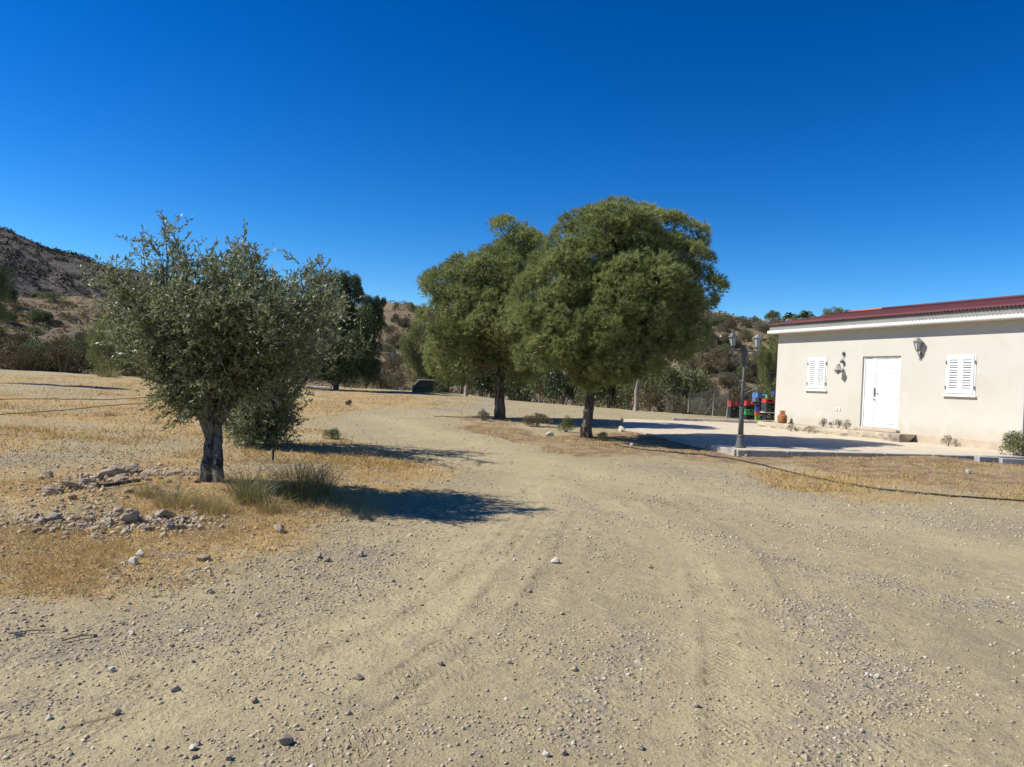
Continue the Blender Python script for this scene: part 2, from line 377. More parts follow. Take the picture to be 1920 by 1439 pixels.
# hills
def hill_material(name, a, b_, c, d_, sc=0.25):
    m, n, b, o = new_mat(name); tc = N(n, 'ShaderNodeTexCoord').outputs['Object']
    n1 = noise(n, tc, sc * 0.4, 6, 0.65); n2 = noise(n, tc, sc * 2.5, 6, 0.7); n3 = noise(n, tc, sc * 14, 4, 0.7)
    col = mixc(n, ramp(n, n1, 0.38, 0.62), a, b_); col = mixc(n, ramp(n, n2, 0.45, 0.65), col, c); col = mixc(n, ramp(n, n3, 0.52, 0.72), col, d_)
    n.links.new(col, b.inputs['Base Color']); b.inputs['Roughness'].default_value = 0.95; b.inputs['Specular IOR Level'].default_value = 0.1
    bump(n, b, math2(n, 'ADD', n2, math2(n, 'MULTIPLY', n3, 0.6)), 1.0, 0.8); return m
M_hill = hill_material('dry_hillside', (0.32, 0.24, 0.145), (0.27, 0.21, 0.135), (0.19, 0.16, 0.105), (0.38, 0.305, 0.20), 0.3)
M_far = hill_material('scrub_hill', (0.13, 0.11, 0.098), (0.155, 0.13, 0.11), (0.09, 0.08, 0.07), (0.20, 0.165, 0.135), 0.12)
def polar(px, d):
    a = np.arctan2(px - 960, F); return d * np.sin(a), d * np.cos(a)
HP = [-1400, -200, 0, 180, 400, 640, 730, 800, 950, 1200, 1310, 1440, 1600, 1920, 2600, 3600]
HE = [90, 108, 122, 118, 108, 128, 137, 132, 128, 150, 157, 142, 150, 160, 150, 120]
HR = [110, 115, 115, 115, 112, 104, 100, 100, 96, 90, 86, 84, 84, 82, 90, 100]
def hillz(x, y):
    x = np.asarray(x, float); y = np.asarray(y, float); d = np.hypot(x, y); px = 960 + F * x / np.maximum(y, 1.0)
    R = np.interp(px, HP, HR); ca = y / np.maximum(d, 1e-6)
    top = 1.6 + np.interp(px, HP, HE) / F * R * ca
    t = np.clip((d - 50) / (R - 50), 0, 1)
    z = -0.6 + (top + 0.6) * (0.25 * t + 0.75 * t * t * (3 - 2 * t))
    st = 1.3; q = z / st + 0.35 * fbm(x / 14, y / 14, 5, 2); fr = q - np.floor(q)
    z = z + 0.55 * (sstep(0.55, 0.95, fr) - fr) * sstep(0.15, 0.5, t) * (1 - sstep(0.9, 1.0, t))
    z = z - sstep(0, 60, d - R) * 6
    z = z + 0.9 * fbm(x / 9, y / 9, 8, 4) * sstep(0.05, 0.4, t) + 0.25 * fbm(x / 2, y / 2, 9, 3) * sstep(0.05, 0.3, t)
    return np.where(d < 46, -2.0, z)
def fhillz(x, y):
    x = np.asarray(x, float); y = np.asarray(y, float); d = np.hypot(x, y); px = 960 + F * x / np.maximum(y, 1.0)
    R = 235 + 0 * px; ca = y / np.maximum(d, 1e-6)
    top = np.interp(px, [-2600, -900, -300, 0, 75, 140, 190, 320, 520, 760, 1000], [120, 290, 285, 246, 218, 204, 188, 160, 118, 60, -20]) / F * R * ca
    t = np.clip((d - 120) / (R - 120), 0, 1)
    return -2 + (top + 3.6) * (0.5 * t + 0.5 * t * t * (3 - 2 * t)) - 30 * sstep(0, 120, d - R) + 1.6 * fbm(x / 18, y / 18, 15, 4) * sstep(0.05, 0.3, t) + 0.5 * fbm(x / 4, y / 4, 16, 3)
def hill_mesh(name, fn, pxs, ds, mat):
    PX, D = np.meshgrid(pxs, ds); X, Y = polar(PX, D); X = X.ravel(); Y = Y.ravel(); Z = fn(X, Y)
    a, b = len(pxs), len(ds); i = np.arange(a * b).reshape(b, a)
    q = np.stack([i[:-1, :-1], i[:-1, 1:], i[1:, 1:], i[1:, :-1]], -1).reshape(-1, 4)
    return link(name, np_mesh(name, np.stack([X, Y, Z], 1), q, mat, smooth=True))
tag(hill_mesh('hillside', hillz, np.concatenate([np.linspace(-1300, -120, 30), np.linspace(-100, 2050, 280), np.linspace(2100, 3400, 30)]), np.concatenate([np.linspace(46, 120, 130), np.linspace(124, 190, 14)]), M_hill), 'dry brown terraced hillside behind the yard', kind='structure')
tag(hill_mesh('far_hill', fhillz, np.linspace(-2400, 1000, 190), np.concatenate([np.linspace(120, 245, 110), np.linspace(250, 380, 14)]), M_far), 'dark scrub covered hill rising in the distance', kind='structure')

# ------------------------------------------------------------------ patio
M_patio = simple('patio_concrete', (0.58, 0.495, 0.37), (0.52, 0.44, 0.325), 0.9, 2.5, bmp=0.5, bdist=0.01, bscale=22, c3=(0.44, 0.365, 0.265), c3scale=5)
M_kerb = simple('kerb_concrete', (0.44, 0.40, 0.33), (0.34, 0.31, 0.26), 0.92, 3.0, bmp=0.6, bdist=0.015, bscale=14, c3=(0.25, 0.225, 0.19), c3scale=5)
M_block = simple('grey_concrete', (0.36, 0.36, 0.345), (0.29, 0.285, 0.27), 0.92, 5.0, bmp=0.5, bdist=0.006, bscale=30)
def patio_mesh():
    n = len(PATIO); top = [(x, y, PLANE(x, y)) for x, y in PATIO]; bot = [(x, y, PLANE(x, y) - 0.6) for x, y in PATIO]
    mb = MB(); mb.add(top + bot, [tuple(range(n))] + [(i, i + n, (i + 1) % n + n, (i + 1) % n) for i in range(n)]); return mb
patio = patio_mesh().build('patio', M_patio); tag(patio, 'pale beige concrete patio in front of the house', kind='structure')
def kerb_line(a, b, parent, wd=0.14, L=1.0, out=0.05):
    a = np.array(a); b = np.array(b); d = b - a; T = np.hypot(*d); d = d / T; nn = np.array([d[1], -d[0]]); k = max(1, int(T / L)); R = random.Random(5)
    for i in range(k):
        p0 = a + d * (i * T / k + 0.006); p1 = a + d * ((i + 1) * T / k - 0.006); jj = R.uniform(-.008, .008); mb = MB(); vs = []
        for zo in (-0.5, 0.006 + jj):
            for p in (p0, p1):
                for s in (out + jj, out - wd):
                    q = p + nn * s; vs.append((q[0], q[1], PLANE(*q) + zo))
        mb.add(vs, [(0, 2, 3, 1), (4, 5, 7, 6), (0, 1, 5, 4), (2, 6, 7, 3), (0, 4, 6, 2), (1, 3, 7, 5)])
        mb.build('kerb_block', M_kerb, parent, bevel=0.012)
kerb_line(PATIO[0], PATIO[1], patio); kerb_line(PATIO[7], PATIO[0], patio)

# ------------------------------------------------------------------ house
HA = (9.097, 26.5, 0.84); HR_ = math.radians(-67.938); HL = 8.62
house = empty('house', HA, HR_, 'low cream house with dark red corrugated roof beside the patio', 'house')
M_wall = simple('cream_render', (0.67, 0.61, 0.505), (0.63, 0.57, 0.465), 0.9, 0.8, bmp=0.25, bdist=0.004, bscale=60, c3=(0.60, 0.525, 0.40), c3scale=0.45)
def wall_mat():
    m, n, b, o = new_mat('cream_render_wall'); tc = N(n, 'ShaderNodeTexCoord').outputs['Object']; sp = N(n, 'ShaderNodeSeparateXYZ'); n.links.new(tc, sp.inputs[0])
    col = mixc(n, ramp(n, noise(n, tc, 0.8, 6, .6), .35, .65), (0.565, 0.54, 0.47), (0.55, 0.52, 0.447)); col = mixc(n, ramp(n, noise(n, tc, .45, 5, .65), .52, .68), col, (0.53, 0.49, 0.41))
    dz_ = math2(n, 'ADD', sp.outputs[2], math2(n, 'MULTIPLY', math2(n, 'SUBTRACT', noise(n, tc, 3.5, 6, .7), .5), 0.9))
    col = mixc(n, math2(n, 'MULTIPLY', ramp(n, dz_, 0.42, -0.05), .45), col, (0.46, 0.37, 0.26))
    mp = N(n, 'ShaderNodeMapping'); mp.inputs['Scale'].default_value = (1, 1, 0.06); n.links.new(tc, mp.inputs[0]); st_n = noise(n, mp.outputs[0], 7, 4, .6)
    col = mixc(n, math2(n, 'MULTIPLY', ramp(n, st_n, .60, .74), .38), col, (0.50, 0.44, 0.35)); col = mixc(n, math2(n, 'MULTIPLY', ramp(n, noise(n, tc, 1.6, 3, .5), .64, .68), .22), col, (0.68, 0.65, 0.58))
    n.links.new(col, b.inputs['Base Color']); b.inputs['Roughness'].default_value = .92; b.inputs['Specular IOR Level'].default_value = .15; bump(n, b, noise(n, tc, 45, 6, .65), .35, .004); return m
M_wall = wall_mat()
M_white = simple('white_paint', (0.74, 0.74, 0.73), (0.69, 0.69, 0.67), 0.5, 5.0, spec=0.4, c3=(0.62, 0.60, 0.55), c3scale=2.5)
M_roof = simple('red_metal', (0.115, 0.030, 0.033), (0.145, 0.042, 0.042), 0.7, 1.5, spec=0.4, c3=(0.09, 0.028, 0.03), c3scale=3)
M_orange = simple('orange_tile', (0.42, 0.16, 0.09), (0.35, 0.13, 0.08), 0.8, 8)
M_fascia = simple('shade_toned_fascia', (0.28, 0.27, 0.245), (0.24, 0.23, 0.21), 0.85, 2.5)  # white sheet darkened to grey: the roof overhang's shade is put into the colour
M_soffit = simple('soffit_board', (0.62, 0.57, 0.50), (0.56, 0.51, 0.44), 0.85, 3)
M_cream = simple('white_trim', (0.80, 0.78, 0.72), (0.72, 0.70, 0.64), 0.7, 5)
M_plinth = simple('plinth_concrete', (0.52, 0.42, 0.32), (0.44, 0.355, 0.27), 0.92, 3, bmp=0.6, bdist=0.01, bscale=20)
M_porch = simple('porch_stone', (0.50, 0.42, 0.31), (0.38, 0.32, 0.24), 0.92, 2.2, bmp=1.0, bdist=0.03, bscale=9, c3=(0.24, 0.20, 0.16), c3scale=1.1)
M_metal = simple('dark_metal', (0.10, 0.105, 0.11), (0.14, 0.14, 0.14), 0.5, 20, metallic=0.4, spec=0.5)
M_pole = simple('grey_pole_paint', (0.095, 0.096, 0.095), (0.13, 0.13, 0.126), 0.7, 9, spec=0.25)
M_lant = simple('weathered_lantern', (0.27, 0.27, 0.25), (0.19, 0.19, 0.18), 0.6, 14, metallic=0.2)
M_chrome = simple('handle_metal', (0.35, 0.35, 0.36), None, 0.3, metallic=0.9)
M_black = simple('black_plastic', (0.015, 0.015, 0.016), (0.03, 0.028, 0.025), 0.6, 12)
m, n, b, o = new_mat('lantern_glass'); b.inputs['Base Color'].default_value = (0.55, 0.58, 0.57, 1); b.inputs['Roughness'].default_value = 0.25; b.inputs['Alpha'].default_value = 0.6; M_glass = m

cols = [(0, 1.46, []), (1.46, 2.29, [(1.12, 2.17)]), (2.29, 3.69, []), (3.69, 5.05, [(0.07, 2.17)]), (5.05, 6.5, []), (6.5, 7.35, [(1.10, 2.16)]), (7.35, HL, [])]
wl = MB()
for a, b_, op in cols:
    z = -0.02
    for (o0, o1) in op: wl.box(a, b_, 0, 0.2, z, o0); z = o1
    wl.box(a, b_, 0, 0.2, z, 3.04)
for x0 in (0.0, HL - 0.2):
    wl.box(x0, x0 + 0.2, 0.2, 5.8, -0.3, 3.04)
    wl.add([(x0, 0, 3.04), (x0, 6, 3.04), (x0, 3, 3.86), (x0 + .2, 0, 3.04), (x0 + .2, 6, 3.04), (x0 + .2, 3, 3.86)], [(0, 1, 2), (3, 5, 4), (0, 2, 5, 3), (1, 4, 5, 2), (0, 3, 4, 1)])
wl.box(0, HL, 5.8, 6.0, -0.3, 3.04)
wl.build('wall', M_wall, house)
MB().box(0.03, HL - 0.03, 0.26, 5.7, -0.25, 0.02).build('floor_slab', M_plinth, house)
MB().box(5.70, HL + 0.03, -0.035, 0.18, -0.45, -0.02).build('plinth', M_plinth, house, bevel=0.01)
MB().box(-0.03, 5.70, -0.02, 0.18, -0.45, -0.02).build('plinth', M_plinth, house)
# porch: rough raised step along the front
def porch():
    bm = bmesh.new(); bmesh.ops.create_grid(bm, x_segments=1, y_segments=1, size=0.5); bm.free()
    mb = MB(); nu = 70; rng = np.random.RandomState(4); prof = [(-0.02, -0.03), (-0.64, -0.035), (-0.67, -0.07), (-0.68, -0.14), (-0.66, -0.21), (-0.69, -0.29), (-0.69, -0.5)]
    vs = []; k = len(prof)
    for i in range(nu + 1):
        u = -0.08 + 5.78 * i / nu
        for j, (y, z) in enumerate(prof):
            jit = 0.022 if 0 < j < k - 1 else 0.0
            vs.append((u, y + rng.uniform(-jit, jit) + (0.02 * math.sin(u * 2.3) if j else 0), z + rng.uniform(-jit, jit) * 0.4))
    fs = [(i * k + j, (i + 1) * k + j, (i + 1) * k + j + 1, i * k + j + 1) for i in range(nu) for j in range(k - 1)]
    fs += [tuple(range(k)), tuple(range(nu * k, nu * k + k))[::-1]]
    mb.add(vs, fs); return mb
porch().build('porch_step', M_porch, house)
MB().box(3.60, 5.12, -0.14, 0.0, -0.03, 0.055).build('door_step', M_plinth, house, bevel=0.012)
# roof
RX0, RX1 = -0.22, HL + 0.35
def corrugated(y0, z0, y1, z1, x0, x1, pitch, amp, rows=3, th=0.0):
    n = int((x1 - x0) / pitch * 8); X = np.linspace(x0, x1, n + 1); T = np.linspace(0, 1, rows + 1); wv = amp * np.sin(X * 2 * math.pi / pitch)
    V = np.concatenate([np.stack([X, np.full(n + 1, y0 + (y1 - y0) * t), z0 + (z1 - z0) * t + wv], 1) for t in T])
    i = np.arange((n + 1) * (rows + 1)).reshape(rows + 1, n + 1)
    Q = np.stack([i[:-1, :-1], i[:-1, 1:], i[1:, 1:], i[1:, :-1]], -1).reshape(-1, 4); return V, Q
V1, Q1 = corrugated(-0.34, 3.30, 3.0, 4.0, RX0, RX1, 0.105, 0.016); V2, Q2 = corrugated(3.0, 4.0, 6.3, 3.30, RX0, RX1, 0.105, 0.016)
roof = link('roof', np_mesh('roof', np.concatenate([V1, V2]), np.concatenate([Q1, Q2 + len(V1)]), M_roof, smooth=True), house)
sm = roof.modifiers.new('thickness', 'SOLIDIFY'); sm.thickness = 0.006
MB().tube([(0.1, 3.0, 4.005), (1.6, 3.0, 4.012)], 0.05, 10).build('ridge_tile', M_orange, roof, smooth=True)
MB().tube([(1.62, 3.0, 4.015), (RX1, 3.0, 4.015)], 0.045, 10).build('ridge_cap', M_roof, roof, smooth=True)
MB().add([(RX0 + .06, -0.262, 3.05), (RX1 - .05, -0.262, 3.05), (RX1 - .05, -0.262, 3.285), (RX0 + .06, -0.262, 3.285), (RX0 + .06, -0.22, 3.05), (RX1 - .05, -0.22, 3.05), (RX1 - .05, -0.22, 3.285), (RX0 + .06, -0.22, 3.285)],
         [(0, 1, 2, 3), (4, 7, 6, 5), (0, 3, 7, 4), (1, 5, 6, 2), (3, 2, 6, 7), (0, 4, 5, 1)]).build('fascia', M_fascia, house)
for x0, x1, nm in ((RX0 + .06, RX0 + .10, 'gable_board'), (RX1 - .09, RX1 - .05, 'gable_board')):
    MB().add([(x0, -.22, 3.10), (x0, 3, 3.80), (x0, 6.2, 3.10), (x0, 6.2, 3.24), (x0, 3, 3.955), (x0, -.22, 3.25), (x1, -.22, 3.10), (x1, 3, 3.80), (x1, 6.2, 3.10), (x1, 6.2, 3.24), (x1, 3, 3.955), (x1, -.22, 3.25)],
             [(0, 1, 4, 5), (1, 2, 3, 4), (6, 11, 10, 7), (7, 10, 9, 8), (0, 6, 7, 1), (1, 7, 8, 2), (5, 4, 10, 11), (4, 3, 9, 10), (0, 5, 11, 6), (2, 8, 9, 3)]).build(nm, M_fascia, house)
MB().box(RX0 + .02, RX1 - .02, -0.268, 0.0, 2.995, 3.035).build('soffit', M_soffit, house)
nW = 700; X = np.linspace(RX0, RX1, nW + 1); wv = 3.092 + 0.014 * np.sin(X * 2 * math.pi / 0.105)
V = np.concatenate([np.stack([X, np.full(nW + 1, yv), zv], 1) for yv, zv in ((-0.30, np.full(nW + 1, 2.985)), (-0.305, wv), (-0.272, wv), (-0.272, np.full(nW + 1, 2.985)))])
i = np.arange(4 * (nW + 1)).reshape(4, nW + 1); i2 = np.vstack([i, i[:1]])
Q = np.stack([i2[:-1, :-1], i2[:-1, 1:], i2[1:, 1:], i2[1:, :-1]], -1).reshape(-1, 4)
link('eave_trim', np_mesh('eave_trim', V, Q, M_cream), house)
# windows with louvred shutters
def window(u0, u1, z0, z1):
    f = MB(); t = 0.045
    f.box(u0, u1, -0.012, 0.07, z1 - t, z1).box(u0, u1, -0.012, 0.07, z0, z0 + t).box(u0, u0 + t, -0.012, 0.07, z0 + t, z1 - t).box(u1 - t, u1, -0.012, 0.07, z0 + t, z1 - t)
    wd = f.build('window', M_white, house); mid = (u0 + u1) / 2
    MB().box(u0 - 0.05, u1 + 0.05, -0.07, 0.0, z0 - 0.045, z0 - 0.001).build('sill', M_cream, wd, bevel=0.008)
    MB().box(u0 + 0.05, u1 - 0.05, 0.06, 0.068, z0 + 0.05, z1 - 0.05).build('pane', simple_dark, wd)
    for a, b_ in ((u0 + t + .003, mid - .004), (mid + .004, u1 - t - .003)):
        s = MB(); q = 0.075; y0, y1 = -0.03, 0.012; c0, c1 = z0 + t + .003, z1 - t - .003
        s.box(a, a + q, y0, y1, c0, c1).box(b_ - q, b_, y0, y1, c0, c1).box(a + q, b_ - q, y0, y1, c1 - .08, c1).box(a + q, b_ - q, y0, y1, c0, c0 + .09)
        s.build('shutter', M_white, wd)
        ns = 12; H = (c1 - .08) - (c0 + .09)
        for k in range(ns):
            zc = c0 + .09 + H * (k + 0.5) / ns; Mx = Matrix.Translation((0, -0.008, zc)) @ Matrix.Rotation(math.radians(52), 4, 'X')
            MB().box(a + q + .001, b_ - q - .001, -0.040, 0.040, -0.004, 0.004, Mx).build('slat', M_white, wd)
    for uu, sg in ((u0 + 0.01, 1), (u1 - 0.01, -1)):
        for z in (z0 + 0.2, z1 - 0.2): MB().tube([(uu, -0.03, z - .045), (uu, -0.03, z + .045)], 0.012, 6).build('hinge', M_chrome, wd)
simple_dark = simple('dark_glass', (0.03, 0.03, 0.035), None, 0.15)
window(1.46, 2.29, 1.12, 2.17); window(6.50, 7.35, 1.10, 2.16)
# door: narrow fixed leaf and a wide leaf of horizontal boards
f = MB(); f.box(3.69, 5.05, 0.05, 0.12, 2.11, 2.17).box(3.69, 3.75, 0.05, 0.12, 0.07, 2.11).box(4.99, 5.05, 0.05, 0.12, 0.07, 2.11).box(4.035, 4.10, 0.05, 0.12, 0.07, 2.11)
door = f.build('door', M_white, house)
MB().box(3.756, 4.029, 0.07, 0.10, 0.08, 2.10).build('side_panel', M_white, door)
for k in range(9):
    z0 = 0.20 + k * 0.2089; MB().box(4.175, 4.925, 0.066, 0.10, z0 + .002, z0 + 0.2069).build('door_board', M_white, door, bevel=0.003)
MB().box(4.106, 4.17, 0.058, 0.10, 0.08, 2.10).box(4.93, 4.984, 0.058, 0.10, 0.08, 2.10).box(4.17, 4.93, 0.058, 0.10, 0.08, 0.195).box(4.17, 4.93, 0.058, 0.10, 2.085, 2.10).build('door_leaf', M_white, door)
MB().box(4.12, 4.155, 0.040, 0.057, 0.98, 1.24).tube([(4.137, 0.04, 1.16), (4.137, 0.0, 1.16), (4.137, -0.01, 1.15), (4.25, -0.012, 1.15)], 0.010, 6).build('handle', M_chrome, door)
MB().tube([(4.137, 0.042, 0.90), (4.137, 0.03, 0.90)], 0.022, 10).build('lock', M_chrome, door)
for u in (2.76, 2.89): MB().box(u - .04, u + .04, -0.022, 0.0, 0.49, 0.59).build('socket', M_white, house, bevel=0.006)

# lanterns -------------------------------------------------------------
def lantern_parts(parent, M, sc=1.0, cage='cage', mt=None, six=6):
    """six-sided lantern standing on its bottom at the origin, about 0.36 m high"""
    mt = mt or M_lant; r0, r1, z0, z1 = 0.055 * sc, 0.105 * sc, 0.03 * sc, 0.215 * sc
    c = MB()
    for k in range(six):
        a = 2 * math.pi * k / six; p0 = M @ Vector((r0 * math.cos(a), r0 * math.sin(a), z0)); p1 = M @ Vector((r1 * math.cos(a), r1 * math.sin(a), z1)); c.tube([p0, p1], 0.0085 * sc, 5)
    c.lathe([(0.012 * sc, -0.03 * sc), (0.04 * sc, 0.0), (0.062 * sc, 0.02 * sc), (0.062 * sc, 0.035 * sc)], six, M); 
    cg = c.build(cage, mt, parent)
    MB().lathe([(0.118 * sc, 0.212 * sc), (0.128 * sc, 0.225 * sc), (0.10 * sc, 0.25 * sc), (0.06 * sc, 0.285 * sc), (0.05 * sc, 0.30 * sc), (0.03 * sc, 0.318 * sc), (0.012 * sc, 0.325 * sc), (0.016 * sc, 0.34 * sc), (0.002 * sc, 0.362 * sc)], six, M).build('cap', mt, cg)
    MB().lathe([(r0 * .93, z0 + .004), (r1 * .93, z1 - .004)], six, M).build('glass', M_glass, cg)
    return cg
HM = house.matrix_basis if False else (Matrix.Translation(HA) @ Matrix.Rotation(HR_, 4, 'Z'))
def wallpt(u, y, z): return HM @ Vector((u, y, z))
wl2 = empty('wall_lantern', wallpt(5.70, 0, 2.30), HR_, 'grey six-sided lantern hanging upright on the wall between door and window', 'lantern', 'wall lanterns on the cream house')
lantern_parts(wl2, Matrix.Translation((0, -0.13, -0.02)), 1.12)
MB().tube([(0, 0, -0.16), (0, -0.05, -0.17), (0, -0.10, -0.13), (0, -0.13, -0.06)], [0.02, 0.016, 0.014, 0.014], 8).box(-0.04, 0.04, -0.02, 0, -0.26, -0.06).build('bracket', M_lant, wl2)
wl1 = empty('wall_lantern', wallpt(2.93, 0, 1.80), HR_, 'broken grey lantern dangling upside down beside the small window', 'lantern', 'wall lanterns on the cream house')
lantern_parts(wl1, Matrix.Translation((-0.03, -0.14, 0.12)) @ Matrix.Rotation(math.radians(165), 4, 'X') @ Matrix.Rotation(math.radians(12), 4, 'Y'), 0.95)
MB().tube([(0.02, -0.01, 0.46), (0.03, -0.03, 0.34), (0.0, -0.09, 0.2), (-0.02, -0.13, 0.13)], 0.006, 6).build('cable', M_black, wl1)
MB().lathe([(0.01, 0), (0.045, 0.01), (0.06, 0.06), (0.035, 0.1), (0.012, 0.11)], 8, Matrix.Translation((0.03, -0.07, 0.17))).build('lamp_holder', M_metal, wl1, smooth=True)
mb = MB(); mb.lathe([(0.008, -0.07), (0.035, -0.03), (0.042, 0.01), (0.03, 0.05), (0.01, 0.06)], 8, HM @ Matrix.Translation((2.97, -0.045, 2.27)))
tag(mb.build('wall_bracket', M_metal, smooth=True), 'small black bracket left on the wall above the dangling lantern', 'bracket')

# gas cylinder ---------------------------------------------------------
M_rust = simple('rusty_orange', (0.40, 0.155, 0.06), (0.27, 0.10, 0.045), 0.75, 7, bmp=0.3, bdist=0.004, c3=(0.17, 0.075, 0.045), c3scale=4)
gc = empty('gas_cylinder', wallpt(0.74, -0.32, -0.03), 0, 'rusty orange gas cylinder standing on the porch step', 'gas cylinder')
MB().lathe([(0.10, 0), (0.145, 0.015), (0.155, 0.05), (0.155, 0.22), (0.14, 0.265), (0.09, 0.295), (0.04, 0.30)], 20).build('body', M_rust, gc, smooth=True)
col = MB(); ring = []
for k in range(15):
    a = math.radians(-140 + 280 * k / 14) + 2.2; ring.append((0.085 * math.cos(a), 0.085 * math.sin(a)))
vs = [(x * s, y * s, z) for z in (0.285, 0.42) for s in (1.0, 0.93) for x, y in ring]; q = 15
col.add(vs, [(i, i + 1, i + 1 + 2 * q, i + 2 * q) for i in range(q - 1)] + [(i + q, i + 3 * q, i + 1 + 3 * q, i + 1 + q) for i in range(q - 1)] + [(i + 2 * q, i + 1 + 2 * q, i + 1 + 3 * q, i + 3 * q) for i in range(q - 1)])
col.build('collar', M_rust, gc)
MB().lathe([(0.02, 0.295), (0.02, 0.33), (0.03, 0.335), (0.03, 0.365), (0.012, 0.37)], 8).build('valve', M_chrome, gc)

# street lamp ----------------------------------------------------------
lx, ly = 5.27, 17.55; lz = PLANE(lx, ly) + 0.002
sl_ = empty('street_lamp', (lx, ly, lz), math.radians(6), 'grey two-lantern lamp post standing at the corner of the patio', 'street lamp')
MB().lathe([(0.13, 0), (0.13, 0.02), (0.11, 0.04), (0.082, 0.17), (0.074, 0.24), (0.086, 0.25), (0.086, 0.275), (0.068, 0.285), (0.062, 0.30)], 18).build('base', M_pole, sl_, smooth=False)
MB().lathe([(0.062, 0.29), (0.052, 0.80), (0.047, 0.85)], 16).build('pole', M_pole, sl_, smooth=True)
MB().lathe([(0.045, 0.85), (0.036, 1.50), (0.029, 1.52), (0.027, 2.16)], 16).build('pole', M_pole, sl_, smooth=True)
for z, r in ((0.85, 0.062), (0.90, 0.056), (1.51, 0.046)): MB().lathe([(r * .8, z - .02), (r, z - .008), (r, z + .008), (r * .8, z + .02)], 16).build('collar', M_pole, sl_)
MB().lathe([(0.04, 2.06), (0.062, 2.07), (0.066, 2.20), (0.06, 2.235), (0.025, 2.25), (0.018, 2.28)], 12).build('junction', M_pole, sl_)
for s in (-1, 1):
    MB().tube([(0, 0, 2.20), (s * 0.14, 0, 2.21), (s * 0.285, 0, 2.21)], [0.016, 0.014, 0.014], 8).build('arm', M_pole, sl_)
    MB().lathe([(0.004, 2.10), (0.016, 2.12), (0.02, 2.16), (0.022, 2.26), (0.03, 2.275)], 8, Matrix.Translation((s * 0.285, 0, 0))).build('stem', M_lant if s > 0 else M_metal, sl_)
    lantern_parts(sl_, Matrix.Translation((s * 0.285, 0, 2.285)) @ Matrix.Rotation(math.radians(3 * s), 4, 'Y'), 1.0, 'lantern', M_lant if s > 0 else M_metal)

# crates behind the house ----------------------------------------------
CM = {}
def plast(c, nm):
    if nm not in CM: CM[nm] = simple(nm, tuple(x * 0.85 + 0.012 for x in c), tuple(x * 0.6 + 0.03 for x in c), 0.7, 6, spec=0.25, c3=tuple(x * 0.45 + 0.07 for x in c), c3scale=3)
    return CM[nm]
def crate_mesh(nm, mat, w_, d_, h_):
    mb = MB(); t = 0.012; hw, hd = w_ / 2, d_ / 2
    mb.box(-hw, hw, -hd, hd, 0, 0.012)
    for sy in (-1, 1):
        y0, y1 = sorted((sy * hd, sy * (hd - t)))
        mb.box(-hw, hw, y0, y1, 0.012, 0.07).box(-hw, hw, y0, y1, h_ - 0.035, h_)
        mb.box(-hw, -hw + 0.05, y0, y1, 0.07, h_ - 0.035).box(hw - 0.05, hw, y0, y1, 0.07, h_ - 0.035).box(-hw + .05, -0.09, y0, y1, h_ - 0.075, h_ - .035).box(0.09, hw - .05, y0, y1, h_ - 0.075, h_ - .035)
        for k in range(1, 6):
            x = -hw + 0.05 + (w_ - 0.1) * k / 6; mb.box(x - .011, x + .011, y0, y1, 0.07, h_ - 0.075 if abs(x) > .09 else h_ - 0.11)
        mb.box(-0.09, 0.09, y0, y1, h_ - 0.11, h_ - 0.09)
    for sx in (-1, 1):
        x0, x1 = sorted((sx * hw, sx * (hw - t)))
        mb.box(x0, x1, -hd + t, hd - t, 0.012, 0.10).box(x0, x1, -hd + t, hd - t, h_ - 0.04, h_).box(x0, x1, -hd + t, -0.05, 0.10, h_ - .04).box(x0, x1, 0.05, hd - t, 0.10, h_ - .04)
    mb.box(-hw - .012, hw + .012, -hd - .012, -hd, h_ - .018, h_ - .004).box(-hw - .012, hw + .012, hd, hd + .012, h_ - .018, h_ - .004)
    return mb.mesh(nm, mat)
